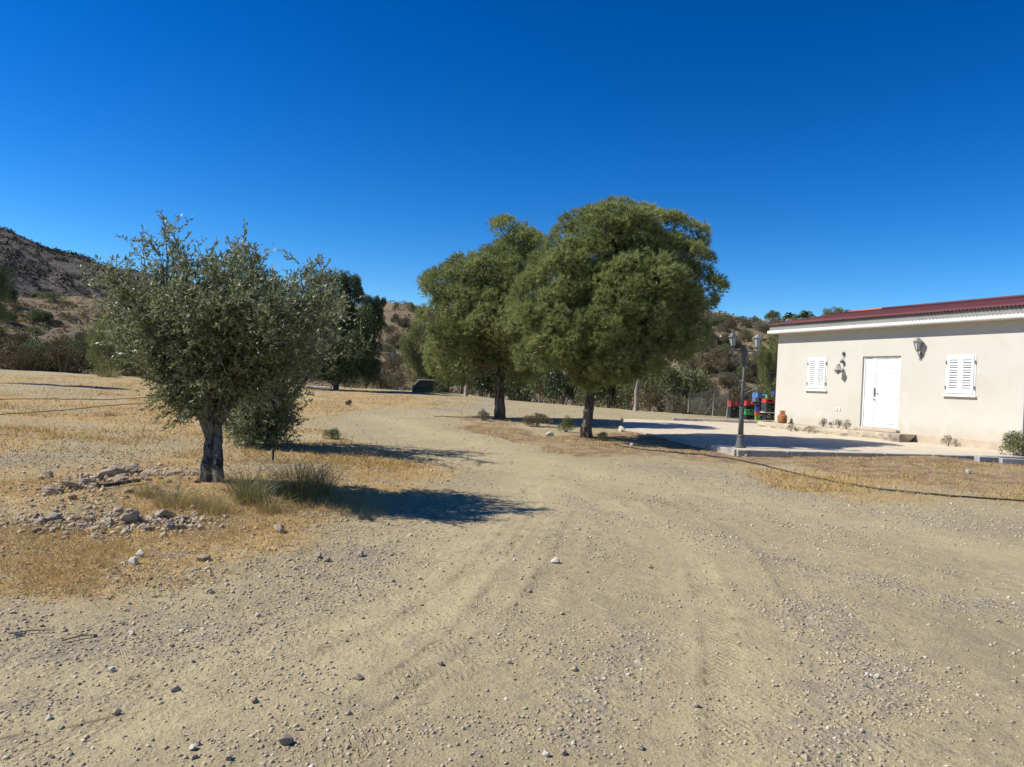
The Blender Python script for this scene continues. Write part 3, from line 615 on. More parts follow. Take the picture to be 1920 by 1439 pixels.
CR = [  # px x0,x1, y top, y bottom, distance, colour, label
    (1366, 1383, 763, 784, 30.6, (0.012, 0.03, 0.022), 'blackgreen', 'blackish green crate behind the lamp post under a red one'),
    (1367, 1382, 752, 763, 30.6, (0.42, 0.05, 0.045), 'darkred', 'dull red crate on the single stack nearest the fence brace'),
    (1394, 1413, 778, 787, 29.7, (0.012, 0.014, 0.016), 'black', 'black crate at the foot of the stack with a bright green crate'),
    (1395, 1412, 767, 778, 29.7, (0.03, 0.42, 0.09), 'green', 'bright green crate between two black crates'),
    (1394, 1413, 761, 767, 29.7, (0.010, 0.012, 0.012), 'black', 'shallow black crate right under a bright red crate'),
    (1395, 1412, 752, 761, 29.7, (0.62, 0.05, 0.035), 'red', 'bright red crate topping the stack with a bright green crate'),
    (1415, 1430, 779, 788, 29.4, (0.20, 0.36, 0.04), 'lime', 'lime green crate at the foot of the tallest stack'),
    (1415, 1430, 771, 779, 29.4, (0.62, 0.10, 0.06), 'orange', 'orange red crate low in the tallest stack'),
    (1415, 1430, 763, 771, 29.4, (0.035, 0.06, 0.48), 'royal', 'royal blue crate in the middle of the tallest stack'),
    (1415, 1430, 754, 763, 29.4, (0.02, 0.016, 0.03), 'blackblue', 'black crate directly over the royal blue crate'),
    (1413, 1429, 746, 754, 29.4, (0.13, 0.20, 0.30), 'greyblue', 'grey blue crate second from the top of the tallest stack'),
    (1415, 1435, 737, 746, 29.4, (0.09, 0.22, 0.50), 'blue', 'light blue crate crowning the tallest stack'),
    (1432, 1451, 774, 788, 29.0, (0.012, 0.014, 0.014), 'black', 'black crate under the pale board next to the house corner'),
    (1431, 1452, 764, 773, 29.0, (0.028, 0.045, 0.04), 'slate', 'slate green crate resting on the pale board'),
    (1431, 1452, 756, 764, 29.0, (0.035, 0.055, 0.05), 'slate', 'slate green crate under the white rimmed red crate'),
    (1431, 1449, 748, 756, 29.0, (0.58, 0.06, 0.05), 'red', 'red crate just below a leaf green crate by the house'),
    (1436, 1449, 740, 748, 29.0, (0.10, 0.30, 0.06), 'leaf', 'leaf green crate topping the stack next to the house corner'),
    (1449, 1462, 735, 745, 29.8, (0.10, 0.06, 0.40), 'purple', 'purple crate peeping out behind the house corner')]
for x0, x1, yt, yb, Y, c, nm, lab in CR:
    p = at((x0 + x1) / 2, yb, Y); q = at((x0 + x1) / 2, yt, Y); wd = (x1 - x0) * Y / F
    o = link('crate', crate_mesh('crate', plast(c, 'plastic_' + nm), wd, wd * 1.25, max(0.10, q[2] - p[2] - 0.003))); o.location = Vector(p); o.rotation_euler = (0, 0, math.radians(random.Random(lab).uniform(-5, 5)))
    tag(o, lab, 'crate', 'plastic crates stacked behind the house')
p = at(1440, 773.7, 29.0)
bd = MB().box(-0.24, 0.24, -0.26, 0.26, -0.012, 0.012).build('board', M_cream); bd.location = Vector(p); tag(bd, 'pale board lying between crates by the house corner', 'board')
p = at(1449, 789, 28.9)

# low kerb behind the patio, loose concrete blocks
lk = MB(); a = np.array((6.2, 29.45)); b_ = np.array((9.85, 29.0)); d = (b_ - a) / np.hypot(*(b_ - a)); nn = np.array((d[1], -d[0]))
for i in range(4):
    L = np.hypot(*(b_ - a)) / 4; p0 = a + d * (i * L + .01); p1 = a + d * ((i + 1) * L - .01); vs = []
    for zo in (-0.5, 0.10):
        for p in (p0, p1):
            for s in (0.1, -0.1): r = p + nn * s; vs.append((r[0], r[1], PLANE(*r) + zo))
    lk.add(vs, [(0, 2, 3, 1), (4, 5, 7, 6), (0, 1, 5, 4), (2, 6, 7, 3), (0, 4, 6, 2), (1, 3, 7, 5)])
tag(lk.build('low_kerb', M_kerb, bevel=0.015), 'low concrete kerb along the back edge of the patio', 'kerb')
M_red_tile = simple('terracotta', (0.36, 0.13, 0.09), (0.28, 0.11, 0.08), 0.85, 9)
for k, (px, py, lab) in enumerate([(1852, 867, 'grey concrete block at the end of the row under the leafy bush'), (1897, 869, 'grey concrete block under the leafy bush, cut by the picture edge')]):
    p = g3(px, py); p.z += 0.02
    o = MB().box(-0.26, 0.26, -0.09, 0.09, -0.06, 0.09).build('concrete_block', M_block, bevel=0.008); o.location = p; o.rotation_euler = (0, 0, math.radians(4 - 6 * k)); tag(o, lab, 'block', 'concrete blocks by the bush')

# fence behind the crates ----------------------------------------------
M_post = simple('galvanised_post', (0.27, 0.255, 0.225), (0.20, 0.19, 0.17), 0.7, 6, metallic=0.3)
M_wire = simple('fence_wire', (0.16, 0.155, 0.145), None, 0.6, metallic=0.5)
fe = empty('chain_link_fence', at(1337, 779, 32.0), 0, 'slack chain link fence with leaning braces behind the patio', 'fence')
fo = Vector(at(1337, 779, 32.0))
def fl(px, py, Y): return Vector(at(px, py, Y)) - fo
for a, b_ in (((1336, 780, 32), (1341, 725, 32)), ((1362, 786, 31.6), (1367, 735, 31.6)), ((1420, 790, 31.2), (1422, 727, 31.2)), ((1290, 774, 33), (1293, 735, 33))):
    MB().tube([fl(*a), fl(*b_)], 0.022, 8).build('post', M_post, fe, smooth=True)
for a, b_ in (((1321, 778, 32.2), (1338, 754, 32)), ((1373, 786, 31.3), (1366, 761, 31.6)), ((1387, 742, 31.4), (1421, 728, 31.2))):
    MB().tube([fl(*a), fl(*b_)], 0.015, 6).build('brace', M_post, fe, smooth=True)
wm = MB()
for (xa, ya, Ya, ta), (xb, yb, Yb, tb) in (((1292, 773, 33, 737), (1339, 779, 32, 727)), ((1339, 779, 32, 727), (1365, 785, 31.6, 737)), ((1365, 785, 31.6, 737), (1421, 789, 31.2, 729))):
    A0, A1, B0, B1 = fl(xa, ya, Ya), fl(xa, ta, Ya), fl(xb, yb, Yb), fl(xb, tb, Yb); n = max(4, int((B0 - A0).length / 0.11)); H = (A1 - A0).length; k = int(H / 0.11)
    def P(u, v):
        sag = -0.12 * math.sin(math.pi * u) * v; q = (A0.lerp(B0, u)).lerp(A1.lerp(B1, u), v); q.z += sag; return q
    for s in (1, -1):
        for i in range(-k, n + k):
            pts = []
            for j in range(k + 1):
                u = (i + s * j + (0 if s > 0 else k * 0)) / n
                if 0 <= u <= 1: pts.append(P(u, j / k))
            if len(pts) > 1: wm.tube([pts[0], pts[-1]] if len(pts) < 3 else [pts[0], pts[len(pts) // 2], pts[-1]], 0.0035, 3, caps=False)
    wm.tube([P(u / 8, 1) for u in range(9)], 0.005, 4, caps=False)
wo_ = wm.build('wire_mesh', M_wire, fe); wo_['kind'] = 'stuff'

# hoses ------------------------------------------------------------------
M_hose = simple('black_hose', (0.02, 0.019, 0.018), (0.05, 0.042, 0.034), 0.6, 5)
def hose(name, pts, r, label, cat='hose', group=None, mat=None, wob=0.0, lift=0.7):
    P = catmull(gpl(pts), 10); R = np.random.RandomState(len(pts)); out = []
    for i, p in enumerate(P):
        x, y = p + R.uniform(-wob, wob, 2); out.append((x, y, float(hz(x, y)) + r * lift))
    o = MB().tube(out, r, 7).build(name, mat or M_hose, smooth=True); return tag(o, label, cat, group)
hose('irrigation_hose', [(1150, 838), (1240, 850), (1330, 858), (1430, 874), (1520, 895), (1600, 912), (1680, 924), (1780, 932), (1920, 940), (2080, 948)], 0.018, 'black irrigation pipe curving across the dry grass before the patio', wob=0.012)
hose('drip_line', [(-120, 755), (30, 752), (130, 752), (220, 752), (290, 748)], 0.012, 'thin black drip line farther across the golden field', 'drip line', 'drip lines in the golden field', wob=0.02)
hose('drip_line', [(-120, 790), (0, 783), (80, 778), (170, 768), (290, 760)], 0.011, 'thin black drip line nearer the camera, slanting across the golden field', 'drip line', 'drip lines in the golden field', wob=0.03)
hose('plastic_pipe', [(182, 938), (215, 935), (262, 933)], 0.022, 'short dark pipe lying among dry weeds beside the olive trunk', 'pipe', lift=2.0)
hose('drip_line', [(812, 782), (850, 784), (900, 787)], 0.011, 'short dark hose end lying near the left pine', 'drip line', wob=0.01)
st = MB().tube([(0, 0, -0.05), (0.005, 0, 0.12), (0.0, 0.01, 0.2)], [0.02, 0.018, 0.022], 7).build('water_stub', M_black); st.location = g3(511, 868); tag(st, 'small black water stub poking out behind the rushes', 'water stub')

# ------------------------------------------------------------------ vegetation
def unit(v): return v / np.maximum(np.linalg.norm(v, axis=-1, keepdims=True), 1e-9)
def leaves(P, D, L, W, rng, droop=0.0):
    """diamond leaves: base points P, directions D, lengths L, widths W -> verts, quads"""
    n = len(P); D = unit(D); R = unit(rng.normal(size=(n, 3))); Wd = unit(np.cross(D, R)); Nn = np.cross(Wd, D)
    L = np.broadcast_to(L, (n,))[:, None]; W = np.broadcast_to(W, (n,))[:, None]
    mid = P + D * L * 0.5 + Nn * L * 0.06
    V = np.stack([P, mid + Wd * W * 0.5, P + D * L, mid - Wd * W * 0.5], 1).reshape(-1, 3)
    return V, np.arange(4 * n).reshape(n, 4)
def spikes(P, D, L, W, rng):
    """single triangle needles or blades"""
    n = len(P); D = unit(D); Wd = unit(np.cross(D, unit(rng.normal(size=(n, 3)))))
    L = np.broadcast_to(L, (n,))[:, None]; W = np.broadcast_to(W, (n,))[:, None]
    V = np.stack([P - Wd * W * 0.5, P + Wd * W * 0.5, P + D * L], 1).reshape(-1, 3)
    return V, np.arange(3 * n).reshape(n, 3)
M_olive = leafmat('olive_leaf', (0.095, 0.122, 0.042), (0.19, 0.205, 0.080), 0.45, back=(0.29, 0.305, 0.175), trans=0.3, spec=0.45)
M_pine = leafmat('pine_needle', (0.15, 0.188, 0.062), (0.40, 0.425, 0.165), 0.5, trans=0.45, spec=0.3)
M_bark = simple('grey_bark', (0.21, 0.18, 0.145), (0.10, 0.085, 0.07), 0.95, 6, bmp=1.0, bdist=0.03, bscale=14, c3=(0.30, 0.265, 0.22), c3scale=3)
M_pbark = simple('pine_bark', (0.17, 0.13, 0.10), (0.075, 0.058, 0.045), 0.95, 9, bmp=1.0, bdist=0.05, bscale=13, c3=(0.27, 0.22, 0.175), c3scale=7)
def bark_mat(name, c1, c2, c3, sc, dist):
    m, n, b, o = new_mat(name); tc = N(n, 'ShaderNodeTexCoord').outputs['Object']; mp = N(n, 'ShaderNodeMapping'); mp.inputs['Scale'].default_value = (1, 1, 0.22); n.links.new(tc, mp.inputs[0])
    a = noise(n, mp.outputs[0], sc, 6, .65); f = noise(n, tc, sc * 2.2, 5, .7); g = noise(n, tc, 2.5, 3, .5)
    col = mixc(n, ramp(n, a, .40, .58), c1, c2); col = mixc(n, math2(n, 'MULTIPLY', ramp(n, f, .5, .68), .6), col, c3); col = mixc(n, math2(n, 'MULTIPLY', ramp(n, g, .45, .7), .5), col, c1); n.links.new(col, b.inputs['Base Color'])
    b.inputs['Roughness'].default_value = .95; b.inputs['Specular IOR Level'].default_value = .1; bump(n, b, math2(n, 'ADD', a, math2(n, 'MULTIPLY', f, .5)), 1.0, dist); return m
M_bark = bark_mat('furrowed_grey_bark', (0.045, 0.039, 0.033), (0.22, 0.19, 0.155), (0.36, 0.32, 0.265), 16, 0.05)
M_pbark = bark_mat('plated_pine_bark', (0.045, 0.034, 0.027), (0.20, 0.155, 0.12), (0.31, 0.26, 0.21), 13, 0.06)
M_twig = simple('twig', (0.22, 0.18, 0.13), (0.14, 0.11, 0.08), 0.9, 10)

def bent(p0, p1, rng, k=6, amp=0.08, lift=0.0):
    p0 = np.array(p0, float); p1 = np.array(p1, float); L = np.linalg.norm(p1 - p0); j = rng.normal(size=(3, 3)) * amp * L; out = []
    for t in np.linspace(0, 1, k):
        q = p0 + (p1 - p0) * t + j[0] * math.sin(math.pi * t) + j[1] * 0.5 * math.sin(2 * math.pi * t); q[2] += lift * L * math.sin(math.pi * t); out.append(q)
    return out
def olive(name, label, base, fork, targets, seed, twig_n=12, twigL=(0.16, 0.40), leaf=(0.062, 0.019), scale=1.0, group=None, lobes=2, sub=8, low=0.3, spread=0.55, r0=0.092):
    rng = np.random.RandomState(seed); t = empty(name, base, 0, label, 'olive tree', group); base = np.array(base); fork = np.array(fork) - base
    tr = MB(); H = fork[2]
    for i in range(lobes):
        off = np.array([(-0.055 if i == 0 else 0.058), 0.02 * i, 0]) * scale
        pts = [off * 1.4 + (0, 0, -0.1), off * 1.15 + (0, 0, 0.05), off + fork * 0.35 + (0, 0.0, 0), off * 0.8 + fork * 0.7, fork + off * 0.6]
        tr.tube(pts, [r0 * 1.12, r0 * 0.86, r0 * 0.70, r0 * 0.66, r0 * 0.5], 14)
    bm = tr.build('trunk', M_bark, t, smooth=True)
    tx = bpy.data.textures.new('bark_lumps', 'CLOUDS'); tx.noise_scale = 0.11
    ss = bm.modifiers.new('sub', 'SUBSURF'); ss.levels = ss.render_levels = 2
    dm = bm.modifiers.new('lumps', 'DISPLACE'); dm.texture = tx; dm.strength = 0.045; dm.texture_coords = 'GLOBAL'
    br = MB(); PP, DD = [], []
    for ti, T in enumerate(targets):
        T = np.array(T) - base; p0 = fork + rng.uniform(-.06, .06, 3) - np.array([0, 0, rng.uniform(0, 0.25 * H)])
        limb = bent(p0, T, rng, 8, 0.05, 0.06); L = np.linalg.norm(T - p0); rr = np.linspace(0.036, 0.007, 8) * scale * (0.7 + 0.3 * L)
        br.tube(limb, list(rr), 7)
        for s in range(sub):
            q = limb[3 + s % 5]; d = unit(unit(T - p0) * 0.7 + rng.normal(size=3) * spread + np.array([0, 0, 0.25])); sl = rng.uniform(0.22, 0.5) * scale * (0.6 + 0.35 * L)
            sb = bent(q, q + d * sl, rng, 5, 0.06); br.tube(sb, [0.011 * scale, 0.009 * scale, 0.007 * scale, 0.005 * scale, 0.003 * scale], 4, caps=False)
            for w_ in range(twig_n):
                b0 = sb[1 + w_ % 4]; td = unit(d * 0.55 + rng.normal(size=3) * 0.6 + np.array([0, 0, 0.26])); tl = rng.uniform(*twigL) * scale
                tw = [b0 + td * tl * u + np.array([0, 0, -0.10 * tl * u * u]) + rng.normal(size=3) * 0.008 for u in (0, 0.35, 0.7, 1.0)]
                if w_ % 2 == 0: br.tube(tw, [0.004, 0.0035, 0.003, 0.002], 3, caps=False)
                nl = int(tl / (0.013 * scale)); U = rng.uniform(0.12, 1.0, nl); seg = np.array(tw)
                pos = np.stack([np.interp(U, (0, .35, .7, 1), seg[:, k]) for k in range(3)], 1)
                PP.append(pos); DD.append(unit(td * 0.75 + rng.normal(size=(nl, 3)) * 0.55 + np.array([0, 0, 0.1])))
    br.build('branches', M_bark, t)
    P = np.concatenate(PP); D = np.concatenate(DD); n = len(P)
    keep = (P[:, 2] > low * H) & (rng.rand(n) < 0.35 + 0.65 * sstep(-0.35, 0.15, fbm(P[:, 0] / 0.28 + 3 * P[:, 2], P[:, 1] / 0.28 - 2.2 * P[:, 2], seed, 2))); P, D = P[keep], D[keep]; n = len(P)
    V, Q = leaves(P, D, rng.uniform(0.75, 1.25, n) * leaf[0] * scale, rng.uniform(0.8, 1.2, n) * leaf[1] * scale, rng)
    link('crown', np_mesh('crown', V, Q, M_olive, rnd=np.repeat(rng.rand(n), 4)), t)
    return t
OY = 9.35; ob = g3(394, 932); fk = at(402, 792, OY)
R_ = np.random.RandomState(3); tg_ = []
for px, py, dy in [(222, 520, 0.1), (240, 500, -0.5), (275, 480, 0.5), (310, 468, -0.2), (350, 462, 0.2), (400, 480, -0.8), (440, 475, 0.7), (470, 466, 0.0), (505, 490, -0.4), (540, 530, 0.5), (575, 540, 0.0), (600, 545, -0.3), (590, 600, 0.3), (565, 650, 0.0),
                   (250, 585, 0.6), (280, 640, -0.4), (312, 700, 0.2), (345, 745, -0.1), (535, 690, 0.4), (545, 620, -0.7), (490, 720, -0.3), (330, 560, -1.0), (420, 560, -1.1), (500, 570, -1.0), (380, 640, -0.9), (460, 650, -0.9), (420, 520, 0.9), (340, 510, 0.9), (520, 560, 0.9), (450, 730, 0.2), (395, 740, -0.3), (420, 690, -0.6), (300, 600, -0.7), (380, 760, 0.2)]:
    tg_.append(at(px, py if py > 640 else 640 + (py - 640) * 0.60, OY + dy * 0.9))
olive('olive_tree', 'grey green olive tree on a stony mound, nearest tree to the camera', ob, fk, tg_, 1, twig_n=13, sub=10, low=0.62)
ob2 = g3(482, 836); tg2 = [at(484 + (px - 484) * (0.62 if py > 680 else 0.85), py, ob2.y + dy) for px, py, dy in [(470, 600, 0.5), (520, 590, -0.6), (570, 570, 0.2), (620, 560, 0.5), (655, 590, -0.3), (640, 650, 0.3), (600, 700, -0.6), (560, 740, 0.4), (520, 770, -0.5), (450, 760, 0.2), (540, 660, 1.0), (590, 640, -1.0), (500, 800, 0.0), (540, 795, 0.3), (440, 790, -0.2), (470, 815, 0.3), (520, 815, -0.3), (450, 700, -0.4), (490, 750, -0.5), (445, 815, 0.2), (500, 822, -0.4), (530, 815, 0.3), (475, 790, -0.6), (545, 760, 0.0), (520, 740, -0.6)]]
olive('olive_tree', 'second olive tree half hidden behind the front olive', ob2, at(488, 800, ob2.y), tg2, 5, twig_n=11, scale=1.25, leaf=(0.055, 0.018), r0=0.09, low=-0.2)

def pine(name, label, base, trunk, rad, ells, seed, nclump=150, gap=0.42, tufts=95, tone=0.0, group=None):
    rng = np.random.RandomState(seed); t = empty(name, base, 0, label, 'pine tree', group); B = np.array(base); tk = [np.array(p) - B for p in trunk]
    tr = MB(); tr.tube(tk, rad, 16); o = tr.build('trunk', M_pbark, t, smooth=True)
    tx = bpy.data.textures.new('pine_bark_lumps', 'VORONOI'); tx.noise_scale = 0.13
    ss = o.modifiers.new('sub', 'SUBSURF'); ss.levels = ss.render_levels = 3
    dm = o.modifiers.new('lumps', 'DISPLACE'); dm.texture = tx; dm.strength = 0.06; dm.texture_coords = 'GLOBAL'
    E_ = [(np.array(c) - B, np.array(r)) for c, r in ells]; cen = np.mean([c for c, r in E_], 0)
    lobes_ = []; tries = 0; vol = np.array([r[0] * r[1] * r[2] for c, r in E_]) ** 0.67; vol = vol / vol.sum(); LG = gap * 1.36
    while len(lobes_) < 110 and tries < 9000:
        tries += 1; c, r = E_[rng.choice(len(E_), p=vol)]; d = unit(rng.normal(size=3)); p = c + d * r * rng.uniform(0.52, 0.72)
        if any(np.sum(((p - c2) / r2) ** 2) < 0.2 for c2, r2 in E_) and rng.rand() < 0.9: continue
        if any(np.sum((p - q) ** 2) < LG * LG for q, _ in lobes_): continue
        lobes_.append((p, unit((p - cen) * np.array([1, 1, 0.8]) + np.array([0, 0, 0.6]) * np.linalg.norm(p - cen))))
    cl = []
    for p, od in lobes_:
        k = rng.uniform(0.75, 1.2); tone_l = rng.uniform(-0.16, 0.16); own = []
        for _ in range(60):
            e = unit(rng.normal(size=3) + od * 1.1); q = p + e * gap * 0.95 * k * np.array([1.1, 1.1, 0.8])
            if any(np.sum((q - z_) ** 2) < (0.62 * gap) ** 2 for z_ in own): continue
            own.append(q); cl.append((q, unit(e + od * 0.5 + np.array([0, 0, 0.35])), tone_l))
            if len(own) >= 8: break
    br = MB(); PP, DD, LL, RR = [], [], [], []
    zt = np.array([p[2] for p in tk])
    for p, d, tl_ in cl:
        z = np.clip(p[2] - rng.uniform(0.1, 0.8), zt[3] + 0.1, zt[-1]); s = np.array([np.interp(z, zt, [q[k] for q in tk]) for k in range(3)])
        L = np.linalg.norm(p - s); br.tube(bent(s, p, rng, 6, 0.06, -0.04), list(np.linspace(0.022 + 0.008 * L, 0.006, 6)), 5, caps=False)
        cr = gap * rng.uniform(0.55, 0.85); sh = rng.uniform(-0.22, 0.22) + tl_
        for _ in range(7):
            e = p + unit(d * 0.6 + rng.normal(size=3) * 0.7) * cr * 0.8; br.tube([p, e], [0.006, 0.003], 3, caps=False)
        n = int(tufts * (cr / gap) ** 2 * 1.1)
        dd = unit(rng.normal(size=(n, 3)) + d * 1.0); rr = cr * rng.uniform(0.5, 1.0, n)[:, None]
        tp = p + dd * rr * np.array([1.05, 1.05, 0.85]); td = unit(dd * 0.7 + d * 0.5 + rng.normal(size=(n, 3)) * 0.25 + np.array([0, 0, 0.25]))
        m = 13; PP.append(np.repeat(tp, m, 0)); nd = unit(np.repeat(td, m, 0) * 1.0 + rng.normal(size=(n * m, 3)) * 0.42); DD.append(nd)
        RR.append(np.repeat(np.clip(0.45 + sh + rng.normal(size=n) * 0.22 + tone, 0, 1), m))
    br.build('branches', M_twig, t)
    P = np.concatenate(PP); D = np.concatenate(DD); r = np.concatenate(RR); n = len(P)
    V, T = spikes(P, D, rng.uniform(0.09, 0.16, n), rng.uniform(0.010, 0.017, n), rng)
    link('crown', np_mesh('crown', V, T, M_pine, rnd=np.repeat(r, 3)), t)
    return t
def ell(px, py, rx, ry, Y, dy=0.0, rd=None):
    k = (Y + dy) / F; return at(px, py, Y + dy), (rx * k, (rd or rx) * k, ry * k)
P1 = g3(1100, 822); Y1 = P1.y
pine('pine_tree', 'tall round-crowned pine with the bigger crown, near the lamp post', P1, [P1 + Vector((0, 0, -0.1)), at(1100, 800, Y1), at(1106, 745, Y1), at(1118, 690, Y1), at(1128, 620, Y1), at(1150, 540, Y1), at(1168, 440, Y1)], [0.18, 0.13, 0.115, 0.105, 0.09, 0.06, 0.03],
     [ell(1165, 455, 105, 70, Y1), ell(1235, 492, 85, 72, Y1, 0.4), ell(1090, 520, 90, 75, Y1, -0.3), ell(1190, 560, 120, 90, Y1, -0.5, 110), ell(1270, 540, 50, 65, Y1), ell(1040, 600, 75, 75, Y1, -0.4), ell(1110, 630, 105, 65, Y1, -0.6), ell(1215, 625, 85, 60, Y1, 0.2), ell(1150, 540, 110, 110, Y1, 0.9, 90), ell(1060, 660, 60, 34, Y1, -0.2), ell(1150, 668, 90, 34, Y1, -0.4), ell(1150, 670, 80, 32, Y1, 0.6)], 11, nclump=230, gap=0.47, tufts=135)
P2 = g3(937, 786); Y2 = P2.y
pine('pine_tree', 'slimmer pine with a bent trunk, farther back beside the bigger pine', P2, [P2 + Vector((0, 0, -0.1)), at(938, 765, Y2), at(935, 725, Y2), at(940, 690, Y2), at(950, 640, Y2), at(955, 560, Y2), at(965, 460, Y2)], [0.22, 0.165, 0.155, 0.14, 0.11, 0.08, 0.04],
     [ell(965, 470, 55, 42, Y2), ell(930, 530, 85, 60, Y2), ell(850, 535, 38, 28, Y2), ell(985, 520, 50, 70, Y2, 0.5), ell(880, 590, 78, 62, Y2, -0.3), ell(945, 610, 90, 75, Y2, -0.4), ell(865, 640, 50, 50, Y2), ell(1000, 630, 60, 60, Y2, 0.6), ell(880, 672, 60, 30, Y2), ell(960, 672, 70, 32, Y2, -0.3)], 12, nclump=200, gap=0.54, tufts=150, tone=0.05)

# bush and tree kinds sharing meshes --------------------------------------
def blob(seed, lobes=9, per=330, leaf=(0.10, 0.045), flat=1.0, up=0.3, lobe_r=(0.28, 0.46), core=0.55, low=0.0):
    rng = np.random.RandomState(seed); PP, DD, RR = [], [], []
    for i in range(lobes):
        d = unit(rng.normal(size=3)); d[2] = abs(d[2]) * 1.1 - low; d = unit(d); c = d * rng.uniform(core * 0.7, core * 1.25) * np.array([1, 1, flat]); c[2] += 0.32 * flat; lr = rng.uniform(*lobe_r)
        n = int(per * (lr / 0.37) ** 2); e = unit(rng.normal(size=(n, 3)) + d * 0.35); p = c + e * (lr * rng.uniform(0.55, 1.08, n))[:, None] * np.array([1, 1, max(0.7, flat)])
        PP.append(p); DD.append(unit(e * 0.6 + rng.normal(size=(n, 3)) * 0.6 + np.array([0, 0, up]))); RR.append(np.clip(0.5 + rng.uniform(-.25, .25) + rng.normal(size=n) * 0.22, 0, 1))
    P = np.concatenate(PP); D = np.concatenate(DD); r = np.concatenate(RR); k = P[:, 2] > 0.0; P, D, r = P[k], D[k], r[k]; n = len(P)
    V, Q = leaves(P, D, rng.uniform(0.6, 1.3, n) * leaf[0], rng.uniform(0.7, 1.3, n) * leaf[1], rng); return V, Q, np.repeat(r, 4)
def stems(seed, n=9, h=0.9, r=0.03, sp=0.6):
    rng = np.random.RandomState(seed); mb = MB()
    for i in range(n):
        a = rng.uniform(0, 6.28); e = np.array([math.cos(a) * sp * rng.uniform(.2, 1), math.sin(a) * sp * rng.uniform(.2, 1), h * rng.uniform(.6, 1)]); mb.tube(bent((0, 0, -0.08), e, rng, 5, 0.06), list(np.linspace(r, r * .25, 5)), 5, caps=False)
    return mb
L_dark = leafmat('dark_evergreen_leaf', (0.042, 0.064, 0.026), (0.105, 0.135, 0.052), 0.4, trans=0.1, spec=0.4)
L_mid = leafmat('mid_green_leaf', (0.088, 0.108, 0.040), (0.18, 0.19, 0.075), 0.55, trans=0.15)
L_brown = leafmat('brown_scrub', (0.095, 0.078, 0.045), (0.19, 0.15, 0.085), 0.8, trans=0.1, spec=0.1)
L_grey = leafmat('grey_scrub', (0.11, 0.105, 0.07), (0.21, 0.19, 0.13), 0.8, trans=0.1, spec=0.1)
L_lime = leafmat('feathery_leaf', (0.115, 0.14, 0.04), (0.25, 0.26, 0.09), 0.6, trans=0.25)
L_dry = leafmat('dry_grass_blade', (0.39, 0.245, 0.08), (0.55, 0.395, 0.165), 0.8, trans=0.2, spec=0.1)
L_rush = leafmat('rush_blade', (0.15, 0.165, 0.065), (0.42, 0.34, 0.155), 0.6, trans=0.2, spec=0.2)
KINDS = {}
def kind(key, mat, cnt, **kw):
    KINDS[key] = []
    for i in range(cnt):
        V, Q, r = blob(hash_seed(key) + i, **kw); fm = np_mesh(key + '_foliage', V, Q, mat, rnd=r)
        KINDS[key].append((fm, stems(hash_seed(key) + 50 + i).mesh(key + '_stems', M_twig)))
def hash_seed(s): return sum(ord(c) * (i + 3) for i, c in enumerate(s)) % 9973
kind('dark', L_dark, 3, lobes=16, per=420, leaf=(0.085, 0.04), lobe_r=(0.22, 0.4))
kind('mid', L_mid, 4, lobes=13, per=360, leaf=(0.08, 0.032), lobe_r=(0.22, 0.4))
kind('brown', L_brown, 4, lobes=13, per=330, leaf=(0.10, 0.030), up=0.6, lobe_r=(0.2, 0.38))
kind('grey', L_grey, 4, lobes=11, per=330, leaf=(0.09, 0.034), up=0.4, lobe_r=(0.22, 0.4))
kind('lime', L_lime, 3, lobes=14, per=420, leaf=(0.11, 0.024), up=0.7, lobe_r=(0.2, 0.36))
BN = [0]
def bush(key, loc, rx, h, label, cat='bush', group=None, name=None, parts=True, ry=None, rz=None, var=None):
    BN[0] += 1; R = random.Random(BN[0] * 7 + 1); fm, sm_ = KINDS[key][(BN[0] if var is None else var) % len(KINDS[key])]
    rz = R.uniform(0, 6.28) if rz is None else rz; sc = (rx, ry or rx * R.uniform(.9, 1.1), h / 1.35)
    if parts:
        t = empty(name or 'bush', loc, rz, label, cat, group)
        f_ = link('foliage', fm, t); f_.scale = sc; s_ = link('stems', sm_, t); s_.scale = sc
    else:
        t = link(name or 'bush', fm); t.location = Vector(loc); t.rotation_euler = (0, 0, rz); t.scale = sc; tag(t, label, cat, group)
    return t
def bpx(key, px, pyb, Y, wpx, hpx, label, **kw):
    p = at(px, pyb, Y); k = Y / F; return bush(key, (p[0], p[1], p[2] - 0.05), wpx * k / 2 * 1.02, hpx * k * 1.0, label, **kw)
